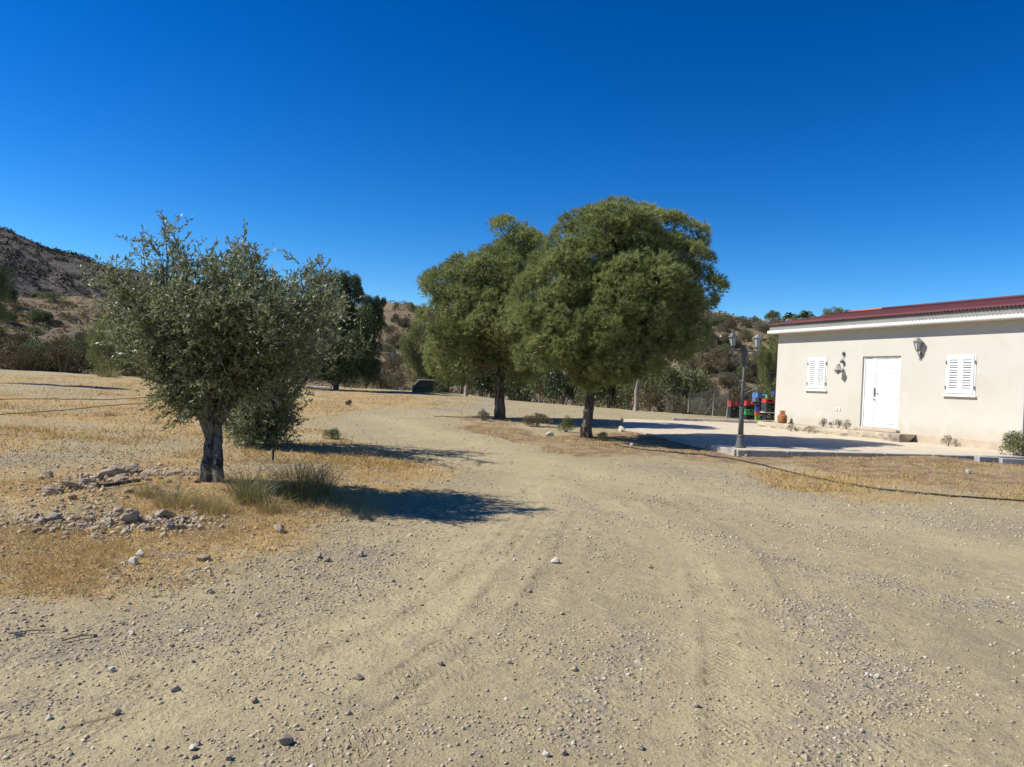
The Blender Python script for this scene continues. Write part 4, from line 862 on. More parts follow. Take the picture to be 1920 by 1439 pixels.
def tree(name, key, px, pyb, ytop, Y, crowns, label, cat='tree', trunk_h=None, r=0.12, mat=None, group=None, lean=0.0):
    """a tree whose crown joins several leafy lumps into one mesh"""
    p = Vector(at(px, pyb, Y)); t = empty(name, p, 0, label, cat, group); k = Y / F; Vs, Qs, Rs = [], [], []; off = 0; R = np.random.RandomState(hash_seed(label)); br = MB(); top = np.array(at(px + lean, (pyb + ytop) / 2, Y)) - np.array(p)
    br.tube([(0, 0, -0.3), (0.02, 0, top[2] * .4), tuple(top)], [r, r * .8, r * .5], 9)
    for i, (cx, cyb, wpx, hpx, dy) in enumerate(crowns):
        m = KINDS[key][i % len(KINDS[key])][0]; n = len(m.vertices); co = np.empty(n * 3, np.float32); m.vertices.foreach_get('co', co); co = co.reshape(-1, 3).astype(float)
        a = R.uniform(0, 6.28); co = co @ np.array([[math.cos(a), math.sin(a), 0], [-math.sin(a), math.cos(a), 0], [0, 0, 1]])
        c = np.array(at(cx, cyb, Y + dy)) - np.array(p); kk = (Y + dy) / F
        co = co * np.array([wpx * kk / 2, wpx * kk / 2, hpx * kk / 1.35]) + c; rr = np.empty(n, np.float32); m.attributes['rnd'].data.foreach_get('value', rr)
        Vs.append(co); Rs.append(np.clip(rr + R.uniform(-.15, .15), 0, 1)); Qs.append(np.arange(n).reshape(-1, 4) + off); off += n
        br.tube(bent(top * R.uniform(.4, .9), c + np.array([0, 0, hpx * kk * .4]), R, 5, 0.05), [r * .4, r * .35, r * .25, r * .18, r * .08], 5, caps=False)
    br.build('trunk', mat or M_bark, t, smooth=True); link('crown', np_mesh('crown', np.concatenate(Vs), np.concatenate(Qs), KINDS[key][0][0].materials[0], rnd=np.concatenate(Rs)), t); return t
tree('evergreen_tree', 'dark', 630, 726, 510, 42, [(590, 690, 90, 110, 0), (650, 700, 110, 110, -.5), (690, 700, 70, 95, .3), (640, 620, 110, 95, .2), (690, 640, 70, 80, -.3), (600, 600, 80, 90, .4), (630, 560, 50, 62, 0), (660, 580, 55, 60, .2), (700, 600, 42, 50, 0), (560, 680, 70, 90, .5), (665, 548, 34, 40, 0), (645, 545, 36, 42, 0), (620, 650, 120, 110, .8), (600, 728, 100, 80, .6), (650, 728, 110, 70, .4), (700, 722, 60, 70, .5), (560, 726, 80, 80, .9)], 'dark glossy evergreen tree behind the olives with a white slab underneath', r=0.16)
tree('evergreen_tree', 'dark', 700, 640, 540, 70, [(700, 600, 44, 45, 0), (712, 580, 28, 30, .5), (688, 580, 30, 32, 0)], 'small dark tree on the slope above the dark evergreen', r=0.15)
tree('feathery_tree', 'lime', 782, 738, 600, 46, [(770, 705, 60, 70, 0), (805, 700, 50, 75, .4), (785, 660, 60, 70, 0), (760, 670, 40, 45, -.3), (812, 660, 40, 60, .3), (790, 735, 80, 60, 0)], 'bright green feathery tree left of the slimmer pine', r=0.07)
tree('feathery_tree', 'lime', 205, 712, 560, 47, [(190, 690, 60, 70, 0), (230, 680, 60, 85, .3), (205, 640, 60, 70, 0), (240, 640, 50, 70, .2), (215, 712, 80, 55, -.4), (260, 690, 50, 70, 0), (180, 650, 40, 45, .5)], 'light green feathery tree behind the left of the front olive', r=0.07)
tree('field_tree', 'mid', -28, 728, 480, 31, [(-10, 590, 60, 75, 0), (10, 550, 44, 62, .3), (-40, 560, 90, 90, 0), (-30, 500, 70, 60, 0), (-50, 640, 100, 80, .3), (2, 620, 36, 60, 0)], 'grey green tree cut by the picture edge above the field', r=0.16)
tree('corner_tree', 'lime', 1446, 775, 640, 38, [(1440, 720, 50, 70, 0), (1455, 680, 50, 60, .3), (1432, 690, 34, 50, 0), (1450, 760, 60, 60, 0), (1470, 700, 60, 70, .6)], 'olive green feathery tree rising behind the house corner', r=0.06)
# row of shrubs along the back of the yard
ROW = [('mid', 822, 746, 44.2, 34, 40), ('dark', 838, 748, 46, 52, 70), ('mid', 862, 750, 48, 60, 85), ('dark', 905, 756, 44, 70, 80), ('dark', 960, 762, 42, 80, 85), ('mid', 1010, 764, 40.5, 70, 78), ('dark', 1055, 768, 39.5, 80, 84), ('mid', 1100, 771, 38.5, 60, 70), ('dark', 1140, 773, 38, 80, 85),
       ('mid', 1190, 776, 37, 80, 84), ('mid', 1240, 778, 36.2, 90, 88), ('brown', 1215, 776, 35.8, 44, 46), ('mid', 1285, 781, 36, 80, 90), ('grey', 1262, 780, 35.2, 60, 40), ('brown', 1325, 782, 36.5, 80, 75), ('grey', 1300, 782, 34.8, 60, 40), ('grey', 1350, 786, 35, 60, 52), ('brown', 1385, 786, 35.5, 70, 62), ('brown', 1420, 788, 34.5, 60, 60)]
ORD = 'first second third fourth fifth sixth seventh eighth ninth tenth eleventh twelfth thirteenth fourteenth fifteenth sixteenth seventeenth eighteenth nineteenth twentieth'.split()
for q, (kx, px, py, Y, wpx, hpx) in enumerate(sorted(ROW, key=lambda r: r[1])):
    adj = {'dark': 'dense dark green', 'mid': 'olive green leafy', 'brown': 'dry brown twiggy', 'grey': 'grey green dusty'}[kx]
    bpx(kx, px, py, Y, wpx * 1.2, hpx * (1.28 if px < 1290 else 1.05), adj + ' shrub, ' + ORD[q] + ' from the green bin along the back edge', group='shrubs along the back edge of the yard')
for q, (kx, px, py, Y, wpx, hpx) in enumerate([('grey', 650, 726, 48, 56, 46), ('grey', 665, 727, 47, 38, 28), ('grey', 685, 728, 48, 52, 54), ('grey', 715, 731, 48.5, 56, 48), ('brown', 735, 728, 52, 64, 64), ('grey', 742, 733, 48, 46, 40)]):
    adj = {'grey': 'dusty grey', 'brown': 'dry brown'}[kx]
    bpx(kx, px, py, Y, wpx, hpx, adj + ' low shrub, ' + ORD[q] + ' between the dark evergreen and the feathery tree', group='low shrubs by the white slab')
for q, (kx, px, py, Y, wpx, hpx) in enumerate([('brown', -40, 700, 52, 100, 90), ('brown', 15, 702, 52, 96, 80), ('brown', 45, 700, 51, 76, 54), ('mid', 70, 702, 53, 100, 84), ('dark', 100, 702, 55, 70, 76), ('brown', 120, 704, 52, 96, 76), ('mid', 150, 704, 54, 80, 82), ('brown', 300, 712, 53, 120, 84), ('brown', 370, 714, 54, 120, 84), ('mid', 440, 716, 54, 120, 90), ('mid', 520, 718, 53, 120, 100)]):
    adj = {'brown': 'dry brown', 'mid': 'dull green', 'dark': 'dark green'}[kx]
    bpx(kx, px, py, Y, wpx, hpx, adj + ' shrub, ' + ORD[q] + ' from the picture edge at the far side of the golden field', group='shrubs along the far side of the golden field')
# bushes on the hillside
def onhill(px, ypx):
    """world point where the ray through a pixel meets the hillside"""
    r = ray(px, ypx); ts = np.linspace(46, 118, 400); P = EYE + ts[:, None] * r; z = hillz(P[:, 0], P[:, 1]); k = np.argmax(P[:, 2] < z)
    return P[k] if (P[:, 2] < z).any() else None
hb = [('mid', 1312, 660, 56, 24), ('dark', 1300, 655, 30, 20), ('grey', 1325, 610, 44, 24), ('mid', 1345, 612, 50, 24), ('brown', 1372, 618, 40, 26), ('grey', 1395, 615, 36, 20), ('grey', 1425, 622, 40, 24), ('brown', 1445, 625, 44, 24),
      ('mid', 1320, 598, 30, 14), ('mid', 1360, 602, 34, 14), ('mid', 1390, 604, 36, 14), ('mid', 1415, 606, 28, 14), ('brown', 1400, 640, 30, 18), ('brown', 1340, 645, 34, 20), ('grey', 1385, 700, 60, 45), ('brown', 1345, 705, 60, 50), ('brown', 1310, 700, 60, 44), ('mid', 1425, 690, 40, 34),
      ('mid', 742, 582, 16, 18), ('lime', 768, 586, 30, 22), ('brown', 760, 612, 30, 20), ('brown', 740, 605, 26, 18), ('grey', 790, 600, 26, 22), ('mid', 795, 622, 24, 18), ('brown', 745, 650, 40, 26), ('grey', 735, 690, 40, 30),
      ('dark', 12, 606, 40, 30), ('dark', 80, 610, 44, 34), ('mid', 60, 628, 40, 22), ('mid', 95, 566, 60, 22), ('dark', 70, 560, 30, 14), ('dark', 15, 570, 34, 44), ('mid', 130, 575, 36, 14), ('brown', 40, 650, 50, 28), ('brown', 160, 650, 50, 30), ('dark', 100, 612, 34, 18)]
R = random.Random(77)
for _ in range(250):
    px = R.uniform(-60, 1980); hb.append((R.choice(['brown', 'grey', 'brown', 'mid', 'grey']), px, R.uniform(590, 718), 0, 0))
for _ in range(46): hb.append((R.choice(['brown', 'grey', 'grey', 'mid']), R.uniform(1285, 1470), R.uniform(650, 765), 0, 0))
for kx, px, py, wpx, hpx in hb:
    p = onhill(px, py)
    if p is None: continue
    k = p[1] / F
    if wpx == 0: wpx = R.uniform(0.5, 1.7) * 2 / k * 0.75; hpx = wpx * R.uniform(0.45, 0.75)
    adj = {'brown': 'dry brown', 'mid': 'dull green', 'grey': 'grey', 'dark': 'dark green', 'lime': 'light green'}[kx]
    bush(kx, (p[0], p[1], float(hillz(p[0], p[1])) - 0.08), wpx * k / 2, hpx * k, adj + ' bush dotted over the dry hillside', group=adj + ' bushes on the hillside', parts=False)
# skyline trees above the roof
p = at(1448, 610, 84)
tree('round_tree', 'mid', 1448, 616, 575, 82, [(1448, 606, 34, 24, 0), (1440, 600, 20, 16, 0), (1456, 598, 20, 16, .3), (1448, 594, 18, 14, 0)], 'small round tree on the skyline left of the roof', r=0.12)
tree('bushy_tree', 'lime', 1568, 610, 575, 80, [(1552, 598, 30, 22, 0), (1572, 594, 34, 22, .3), (1592, 596, 26, 18, 0), (1565, 600, 50, 16, 0), (1605, 602, 24, 12, 0)], 'light green bushy tree showing above the red roof', r=0.12)
def palm(px, pyb, Y, hpx, label):
    p = Vector(at(px, pyb, Y)); t = empty('palm_tree', p, 0, label, 'palm tree', 'palms on the skyline'); k = Y / F; H = hpx * k; R = np.random.RandomState(int(px)); MB().tube([(0, 0, -0.5), (0.02, 0, H * .5), (0, 0, H * .65)], [0.16, 0.14, 0.16], 8).build('trunk', M_bark, t)
    PP, DD = [], []
    for i in range(30):
        a = R.uniform(0, 6.28); e = R.uniform(-0.2, 1.3); L = H * R.uniform(.5, .7); u = np.linspace(0.1, 1, 16); hor = u * L * math.cos(e); P = np.stack([hor * math.cos(a), hor * math.sin(a), H * .65 + u * L * math.sin(e) - 0.55 * L * u ** 2], 1)
        d = unit(np.gradient(P, axis=0)); side = unit(np.cross(d, [0, 0, 1.0]))
        for s in (-1, 1): PP.append(P); DD.append(unit(d + s * side * 0.8 + np.array([0, 0, -0.15])))
    P = np.concatenate(PP); D = np.concatenate(DD); V, T = spikes(P, D, 0.42, 0.07, R); link('crown', np_mesh('crown', V, T, L_mid, rnd=np.repeat(R.rand(len(P)), 3)), t)
palm(1482, 612, 82, 26, 'small dark palm on the skyline next to the round tree'); palm(1512, 612, 81, 30, 'taller spiky palm on the skyline just above the roof edge')
# scrub on the far hill: one mass
def scrub_mass(name, n, fn, pxr, dr, size, mat, label, per=26, leaf=0.5):
    rng = np.random.RandomState(31); px = rng.uniform(*pxr, n); d = rng.uniform(*dr, n); X, Y = polar(px, d); Z = fn(X, Y); k = fbm(X / 25, Y / 25, 44, 3) > -0.35; X, Y, Z = X[k], Y[k], Z[k]; n = len(X); s = size * rng.uniform(.5, 1.5, n)
    e = unit(rng.normal(size=(n, per, 3))); e[..., 2] = np.abs(e[..., 2]); P = np.stack([X, Y, Z], 1)[:, None] + e * s[:, None, None] * np.array([1, 1, .75]) * rng.uniform(.5, 1, (n, per, 1))
    D = unit(e + rng.normal(size=e.shape) * .6); P = P.reshape(-1, 3); D = D.reshape(-1, 3); V, Q = leaves(P, D, np.repeat(s, per) * leaf, np.repeat(s, per) * leaf * .6, rng)
    return tag(link(name, np_mesh(name, V, Q, mat, rnd=np.repeat(np.repeat(rng.rand(n), per), 4))), label, kind='stuff')
L_far = leafmat('far_scrub', (0.040, 0.040, 0.028), (0.085, 0.078, 0.055), 0.8, trans=0.0, spec=0.1)
scrub_mass('far_scrub', 6000, fhillz, (-500, 700), (125, 245), 0.62, L_far, 'low dark scrub covering the far hill')
L_hs = leafmat('hill_tussock', (0.19, 0.135, 0.07), (0.32, 0.235, 0.125), 0.9, trans=0.1, spec=0.1)
scrub_mass('hill_scrub', 5200, hillz, (-200, 2100), (48, 118), 0.34, L_hs, 'dry tussocks and thorny scrub covering the hillside', per=22, leaf=0.6)

# ------------------------------------------------------------------ stones
def rock_mesh(seed, pts, flat=0.65, mat=None, sharp=0.25):
    rng = np.random.RandomState(seed); bm = bmesh.new(); d = unit(rng.normal(size=(pts, 3))); r = 1 - sharp * rng.rand(pts); p = d * r[:, None] * np.array([1, rng.uniform(.7, .95), flat])
    vs = [bm.verts.new(v) for v in p]; ret = bmesh.ops.convex_hull(bm, input=vs)
    junk = [g for g in ret['geom_interior'] if isinstance(g, bmesh.types.BMVert)]
    if junk: bmesh.ops.delete(bm, geom=junk, context='VERTS')
    bmesh.ops.recalc_face_normals(bm, faces=bm.faces)
    me = bpy.data.meshes.new('stone'); bm.to_mesh(me); bm.free(); me.materials.append(mat); return me
def stone_mat(name, c1, c2):
    m, n, b, o = new_mat(name); tc = N(n, 'ShaderNodeTexCoord').outputs['Object']; oi = N(n, 'ShaderNodeObjectInfo').outputs['Random']
    col = mixc(n, oi, c1, c2); col = mixc(n, ramp(n, noise(n, tc, 3.0, 6, .7), .4, .65), col, tuple(x * 0.62 for x in c1)); n.links.new(col, b.inputs['Base Color'])
    b.inputs['Roughness'].default_value = 0.95; b.inputs['Specular IOR Level'].default_value = 0.1; bump(n, b, noise(n, tc, 4, 6, .7), 0.6, 0.003); return m
M_stone = stone_mat('field_stone', (0.45, 0.37, 0.265), (0.35, 0.285, 0.205))
M_rock = stone_mat('crumbly_rock', (0.39, 0.31, 0.235), (0.27, 0.22, 0.17))
M_pale = stone_mat('pale_limestone', (0.58, 0.53, 0.43), (0.50, 0.45, 0.36))
def jagged(seed, mat, flat=0.55):
    rng = np.random.RandomState(seed); bm = bmesh.new(); bmesh.ops.create_icosphere(bm, subdivisions=3, radius=1.0); co = np.array([v.co[:] for v in bm.verts])
    for _ in range(16):
        nrm = unit(rng.normal(size=3)); dd = rng.uniform(0.45, 0.8); t = co @ nrm - dd; co = co - np.outer(np.clip(t, 0, None), nrm) * 0.93
    r = np.linalg.norm(co, axis=1); rid = 0.10 * np.abs(fbm(co[:, 0] * 2.2 + seed, co[:, 1] * 2.2 + co[:, 2] * 1.7, seed, 3)) + 0.05 * (np.floor((co[:, 2] + 0.25 * co[:, 0]) * 5) % 2)
    co = co * (1 - rid[:, None] * 1.6) * np.array([1.25, rng.uniform(.75, 1.1), flat * 1.3])
    for v, c in zip(bm.verts, co): v.co = c
    me = bpy.data.meshes.new('rock'); bm.to_mesh(me); bm.free(); me.materials.append(mat); return me
SM = [rock_mesh(100 + i, 16, 0.62, M_stone, 0.35) for i in range(12)]
RM = [rock_mesh(200 + i, 34, 0.7, M_rock, 0.45) for i in range(10)]
JM = [jagged(400 + i, M_rock, [0.5, 0.7, 0.4][i % 3]) for i in range(9)]
PM = [rock_mesh(300 + i, 26, 0.65, M_pale, 0.4) for i in range(4)]
def stone(px, py, wpx, label, meshes=SM, name='stone', cat='stone', group=None, sink=0.3, tall=1.0, i=[0]):
    i[0] += 1; R = random.Random(i[0]); p = g3(px, py); r = wpx * p.y / F / 2
    o = link(name, meshes[i[0] % len(meshes)]); o.location = (p.x, p.y, p.z + r * 0.6 * tall * (1 - sink * 1.5)); o.scale = (r, r * R.uniform(.8, 1.1), r * R.uniform(.85, 1.1) * tall); o.rotation_euler = (R.uniform(-.3, .3), R.uniform(-.3, .3), R.uniform(0, 6.28)); return tag(o, label, cat, group)
# rough rocks around the olive's mound
G1 = 'rocks around the olive mound'
for px, py, w_, t in [(95, 938, 44, .7), (135, 930, 50, .7), (165, 925, 36, .7), (212, 905, 52, 1.0), (243, 900, 56, 1.0), (275, 900, 40, .8), (300, 905, 36, .7), (335, 903, 34, .7), (360, 900, 30, .7), (185, 918, 34, .7), (318, 915, 26, .6)]:
    stone(px, py, w_ * 1.0, 'crumbly pinkish rock in the pile behind the olive mound, away from the camera', JM, 'rock', 'rock', G1, tall=t)
for px, py, w_, t in [(75, 992, 26, 1.1), (100, 985, 36, 1.1), (165, 990, 32, .9), (178, 1003, 24, .8), (205, 995, 30, .8), (242, 990, 52, 1.1), (272, 1003, 26, .8), (290, 992, 22, .8), (312, 982, 44, .9), (318, 1003, 26, 1.0), (335, 1002, 20, .8), (345, 985, 26, .7), (360, 995, 24, .6), (220, 975, 40, .7), (130, 990, 20, .7)]:
    stone(px, py, w_ * 1.1, 'rough grey rock in the row before the olive mound, towards the camera', JM, 'rock', 'rock', G1, tall=t)
rr_ = np.random.RandomState(66)
for q in range(110):
    if q % 2: px, py = rr_.uniform(60, 380), 992 + rr_.normal() * 9
    else: px, py = rr_.uniform(80, 380), 915 + rr_.normal() * 12 + (px < 180 if q else 0) * 10
    stone(px, py, rr_.uniform(8, 24), 'small angular chip in the rubble round the olive mound', JM, 'rock', 'rock', 'rock chips round the olive mound', tall=rr_.uniform(.6, 1.1))
for px, py, w_, lab, ms in [(523, 1003, 34, 'blocky tan rock by itself right of the rushes', RM), (262, 1052, 32, 'flat pale slab leaning on another below the rock row', PM), (252, 1068, 34, 'flat pale slab lying below the leaning slab', PM), (381, 1062, 30, 'flat brown clod half sunk in the dirt below the olive', RM),
                        (425, 982, 16, 'small white stone in the straw below the olive', PM), (597, 1055, 18, 'upright light stone of a close pair right of the olive', RM), (612, 1060, 18, 'lower stone of a close pair right of the olive', RM), (675, 1050, 20, 'dark stone at the end of the olive shadow', RM),
                        (1040, 1062, 22, 'pale lump of stone alone in the middle of the track', PM), (537, 1392, 38, 'pinkish flat stone, largest at the bottom of the picture', RM), (1023, 1417, 24, 'rounded pale stone at the bottom centre', PM), (1056, 1413, 20, 'oval grey stone beside the rounded pale stone', RM), (1200, 1402, 22, 'round grey stone near the bottom of the picture', RM),
                        (672, 1277, 22, 'knobbly tan stone left of the tyre marks', RM), (826, 1250, 16, 'grey stone among the tyre marks', RM), (93, 1347, 18, 'light stone low down by the picture edge', PM), (477, 1315, 20, 'brown stone in the gravel strip below left', RM), (1305, 1328, 18, 'angular stone beside the straight rut', RM), (1645, 1278, 20, 'pale stone of a pair on the dirt to the right', PM), (1625, 1276, 18, 'second pale stone of a pair on the dirt to the right', PM),
                        (362, 1405, 22, 'pale wedge stone above a grey one at the bottom', PM), (372, 1395, 16, 'grey stone beside a pale wedge stone at the bottom', RM), (428, 1424, 18, 'knobbly grey stone on the bottom edge of the picture', RM)]:
    stone(px, py, w_, lab, ms)
for px, py, w_, lab in [(1398, 858, 14, 'small white stone at the foot of the kerb below the lamp'), (1433, 858, 28, 'biggest white stone below the patio kerb'), (1385, 860, 10, 'tiny white stone at the foot of the lamp corner'), (1185, 838, 14, 'white stone near the bigger pine'), (1190, 830, 12, 'white stone touching another near the bigger pine'), (1165, 812, 22, 'white block at the end of the patio kerb'), (1030, 818, 20, 'flat white stone left of the bigger pine'), (965, 768, 16, 'white stone at the foot of the slimmer pine'), (1815, 889, 18, 'pale crumpled scrap on the brown grass before the house')]:
    stone(px, py, w_, lab, PM)
# smaller loose stones, one object each
rng = np.random.RandomState(8); G2 = 'small loose stones on the track'
cy = np.exp(rng.uniform(math.log(3.1), math.log(13), 1500)); cx = rng.uniform(-0.78, 0.78, 1500) * cy; mk = masks(cx, cy); ok = np.nonzero(rng.rand(1500) < 0.30 + 0.6 * mk[1] - 0.15 * mk[2])[0][:240]
for cnt, q in enumerate(ok):
    X, Y = float(cx[q]), float(cy[q]); r = rng.uniform(0.008, 0.020) * (1 + 0.05 * Y) * (1.6 if rng.rand() < 0.15 else 1); o = link('stone', SM[cnt % 12] if cnt % 7 else PM[cnt % 4]); o.location = (X, Y, float(hz(X, Y)) + r * 0.2); o.scale = (r, r * .9, r); o.rotation_euler = tuple(rng.uniform(-.4, .4, 2)) + (rng.uniform(0, 6.28),); tag(o, 'small loose stone scattered over the dirt track', 'stone', G2)
# gravel: nobody could count it
def gravel(n, seed, yr, size, base_p):
    rng = np.random.RandomState(seed); Y = np.exp(rng.uniform(math.log(yr[0]), math.log(yr[1]), n * 4)); X = rng.uniform(-0.85, 0.85, n * 4) * Y; g, gr, tr, rd = masks(X, Y); cl = sstep(-.2, .45, fbm(X / .5, Y / .5, 83, 3)) 
    k = (rng.rand(n * 4) < np.clip(base_p * (0.25 + 1.5 * cl) + 0.95 * gr - 0.12 * tr, 0.02, 1)) & (poly_mask(X, Y, PATIO, 0.02) < 0.5); X, Y = X[k][:n], Y[k][:n]; n = len(X); Z = hz(X, Y)
    s = size * (rng.rand(n) ** 8 * 4.0 + rng.rand(n) * 0.7 + 0.34) * (0.7 + 0.055 * Y)
    O = np.array([(1, 0, 0), (0, 1, 0), (-1, 0, 0), (0, -1, 0), (0, 0, .75), (0, 0, -.6)], float); T = np.array([(0, 1, 4), (1, 2, 4), (2, 3, 4), (3, 0, 4), (1, 0, 5), (2, 1, 5), (3, 2, 5), (0, 3, 5)])
    P = np.broadcast_to(O, (n, 6, 3)) * rng.uniform(.55, 1.25, (n, 6, 1)) + rng.normal(size=(n, 6, 3)) * .16; a = rng.uniform(0, 6.28, n); ca, sa = np.cos(a)[:, None], np.sin(a)[:, None]
    P = np.stack([P[..., 0] * ca - P[..., 1] * sa, P[..., 0] * sa + P[..., 1] * ca, P[..., 2]], -1) * s[:, None, None] + np.stack([X, Y, Z + s * 0.06], 1)[:, None]
    return P.reshape(-1, 3), (np.arange(n)[:, None, None] * 6 + T).reshape(-1, 3), np.repeat(rng.rand(n), 6)
m, n, b, o = new_mat('gravel_stone'); af = N(n, 'ShaderNodeAttribute', attribute_name='rnd').outputs['Fac']; col = mixc(n, ramp(n, af, 0.1, 0.9), (0.30, 0.245, 0.17), (0.46, 0.375, 0.26)); col = mixc(n, ramp(n, af, 0.93, 0.97), col, (0.55, 0.49, 0.39)); n.links.new(col, b.inputs['Base Color']); b.inputs['Roughness'].default_value = 0.95; M_gravel = m
V, T, r = gravel(95000, 5, (2.9, 13), 0.0038, 0.42); V2, T2, r2 = gravel(30000, 6, (8, 34), 0.0046, 0.32)
tag(link('gravel', np_mesh('gravel', np.concatenate([V, V2]), np.concatenate([T, T2 + len(V)]), M_gravel, rnd=np.concatenate([r, r2]))), 'fine grey and tan gravel strewn over the dirt', kind='stuff')

# ------------------------------------------------------------------ dry grass, straw, rushes
def blades(X, Y, L, W, rng, lean=0.5, mat=None, up=1.0):
    n = len(X); P = np.stack([X, Y, hz(X, Y) - 0.004], 1); D = np.stack([rng.normal(size=n) * lean, rng.normal(size=n) * lean, np.full(n, up)], 1); return spikes(P, D, L, W, rng)
rng = np.random.RandomState(12); Vs, Ts, Rs = [], [], []; off = 0
for n, yr, L, W, xr in ((130000, (5, 16), 0.055, 0.005, 0.95), (110000, (12, 46), 0.08, 0.013, 0.8)):
    Y = np.exp(rng.uniform(math.log(yr[0]), math.log(yr[1]), n * 2)); X = rng.uniform(-xr, xr, n * 2) * Y; g, gr, tr, rd = masks(X, Y); pt = sstep(-.15, .3, fbm(X / 1.0, Y / 1.0, 77, 4))
    k = (rng.rand(n * 2) < np.clip(g * (0.25 + pt) * 1.0 + 0.45 * rd * pt, 0, 1) * (1 - tr)) & (poly_mask(X, Y, PATIO, 0.02) < 0.5); X, Y = X[k][:n], Y[k][:n]; m_ = len(X)
    V, T = blades(X, Y, L * rng.uniform(.5, 1.5, m_), W * rng.uniform(.7, 1.3, m_), rng, 0.7); Vs.append(V); Ts.append(T + off); off += len(V); Rs.append(np.repeat(np.clip(rng.normal(0.5, 0.25, m_), 0, 1), 3))
tag(link('dry_grass', np_mesh('dry_grass', np.concatenate(Vs), np.concatenate(Ts), L_dry, rnd=np.concatenate(Rs))), 'short golden dry grass stubble over the field', kind='stuff')
# straw lying flat, left foreground and round the mound
n = 5200; X = rng.normal(-2.6, 1.6, n); Y = np.abs(rng.normal(6.6, 1.5, n)) + 0.4; k = (Y > 3.6) & (Y < 10.5); X, Y = X[k], Y[k]; n = len(X); a = rng.uniform(0, 6.28, n); P = np.stack([X, Y, hz(X, Y) + 0.006], 1); D = np.stack([np.cos(a), np.sin(a), rng.normal(0, .12, n)], 1); V, T = spikes(P, D, rng.uniform(.04, .17, n), 0.0035, rng)
L_straw = leafmat('straw', (0.50, 0.39, 0.22), (0.66, 0.54, 0.34), 0.8, trans=0.1, spec=0.1)
tag(link('straw', np_mesh('straw', V, T, L_straw, rnd=np.repeat(rng.rand(n), 3))), 'pale straw strewn over the dirt before the olive', kind='stuff')
def clump_mesh(seed, n, h, sp, wd, curve, mat, tone=(0, 1)):
    rng = np.random.RandomState(seed); a = rng.uniform(0, 6.28, n); r0 = rng.rand(n) ** .6 * sp * .45; base_ = np.stack([np.cos(a) * r0, np.sin(a) * r0, np.full(n, -0.02)], 1); H = h * (0.25 + 0.85 * rng.rand(n) ** 1.3); out = np.stack([np.cos(a), np.sin(a), 0 * a], 1) * (rng.rand(n, 1) * curve) + rng.normal(size=(n, 3)) * .26 * np.array([1, 1, 0])
    pts = [base_ + (out * u * u + np.array([0, 0, 1.0]) * u) * H[:, None] for u in (0, .35, .7, 1)]; pts[3][:, 2] -= 0.08 * H
    side = unit(np.cross(np.stack([np.cos(a), np.sin(a), 0 * a], 1), [0, 0, 1.0]) + rng.normal(size=(n, 3)) * .6); V = []
    for q, wq in zip(pts, (1, .9, .6, .12)): V += [q - side * wd * wq / 2, q + side * wd * wq / 2]
    V = np.stack(V, 1).reshape(-1, 3); Q = np.concatenate([np.array([[0, 1, 3, 2], [2, 3, 5, 4], [4, 5, 7, 6]]) + 8 * i for i in range(n)]); return np_mesh('blades', V, Q, mat, rnd=np.repeat(np.clip(tone[0] + (tone[1] - tone[0]) * rng.rand(n), 0, 1), 8))
for i, (px, py, wpx, hpx, nb, mt, tn, lab) in enumerate([(468, 962, 92, 86, 520, L_rush, (0, .55), 'green rush clump right of the olive trunk'), (560, 955, 96, 92, 620, L_rush, (0, .45), 'tallest dark green rush clump where the olive shadow begins'), (600, 945, 70, 70, 320, L_rush, (0, .35), 'dark rush tuft sunk in the olive shadow'), (330, 968, 110, 48, 420, L_rush, (.35, 1), 'yellowing grass clump left of the olive trunk'),
        (400, 978, 80, 50, 320, L_rush, (.5, 1), 'dry straw coloured grass tuft at the foot of the olive'), (505, 975, 60, 44, 260, L_rush, (.6, 1), 'dry grass tuft between the two green rush clumps'), (275, 955, 60, 36, 220, L_rush, (.5, 1), 'low dry tuft beside the rock pile'), (205, 708, 60, 24, 300, L_rush, (0, .4), 'green grass clump under the feathery tree beyond the field'), (335, 775, 34, 10, 160, L_dry, (0, .6), 'small brown tuft in the golden field beside the olive crown'), (208, 788, 30, 12, 160, L_dry, (0, .5), 'small brown tuft alone in the golden field')]):
    p = g3(px, py - 6) if py > 720 else Vector(at(px, py, 44)); k = p.y / F; me = clump_mesh(500 + i, nb, hpx * k, wpx * k * .75, 0.0038 + 0.0002 * p.y, 1.0, mt, tn); o = link('grass_clump', me); o.location = p; tag(o, lab, 'grass clump', 'grass clumps')

# crumbled rubble round the mound and rough clods before it
rng = np.random.RandomState(91); ctr = []
for (px, py, sx, sy, n) in [(160, 925, 70, 9, 420), (270, 900, 75, 9, 560), (210, 992, 110, 9, 800), (330, 990, 50, 8, 260), (620, 975, 50, 16, 160), (150, 975, 90, 22, 420), (350, 1080, 240, 40, 1500), (700, 1000, 90, 40, 420), (130, 860, 110, 14, 360), (300, 825, 110, 14, 420), (520, 880, 80, 14, 300)]:
    qx = rng.normal(px, sx, n); qy = np.maximum(rng.normal(py, sy, n), 770); gq = gpv(qx, qy); ctr.append(np.column_stack([gq, np.full(n, 1.0 if py < 1000 and px < 400 and py > 890 else 0.55)]))
ctr = np.concatenate(ctr); n = len(ctr); X, Y = ctr[:, 0], ctr[:, 1]; sz = (0.008 + 0.034 * rng.rand(n) ** 3) * ctr[:, 2] * (0.6 + 0.05 * Y)
O = np.array([(1, 0, 0), (0, 1, 0), (-1, 0, 0), (0, -1, 0), (0, 0, .8), (0, 0, -.6)], float); T8 = np.array([(0, 1, 4), (1, 2, 4), (2, 3, 4), (3, 0, 4), (1, 0, 5), (2, 1, 5), (3, 2, 5), (0, 3, 5)])
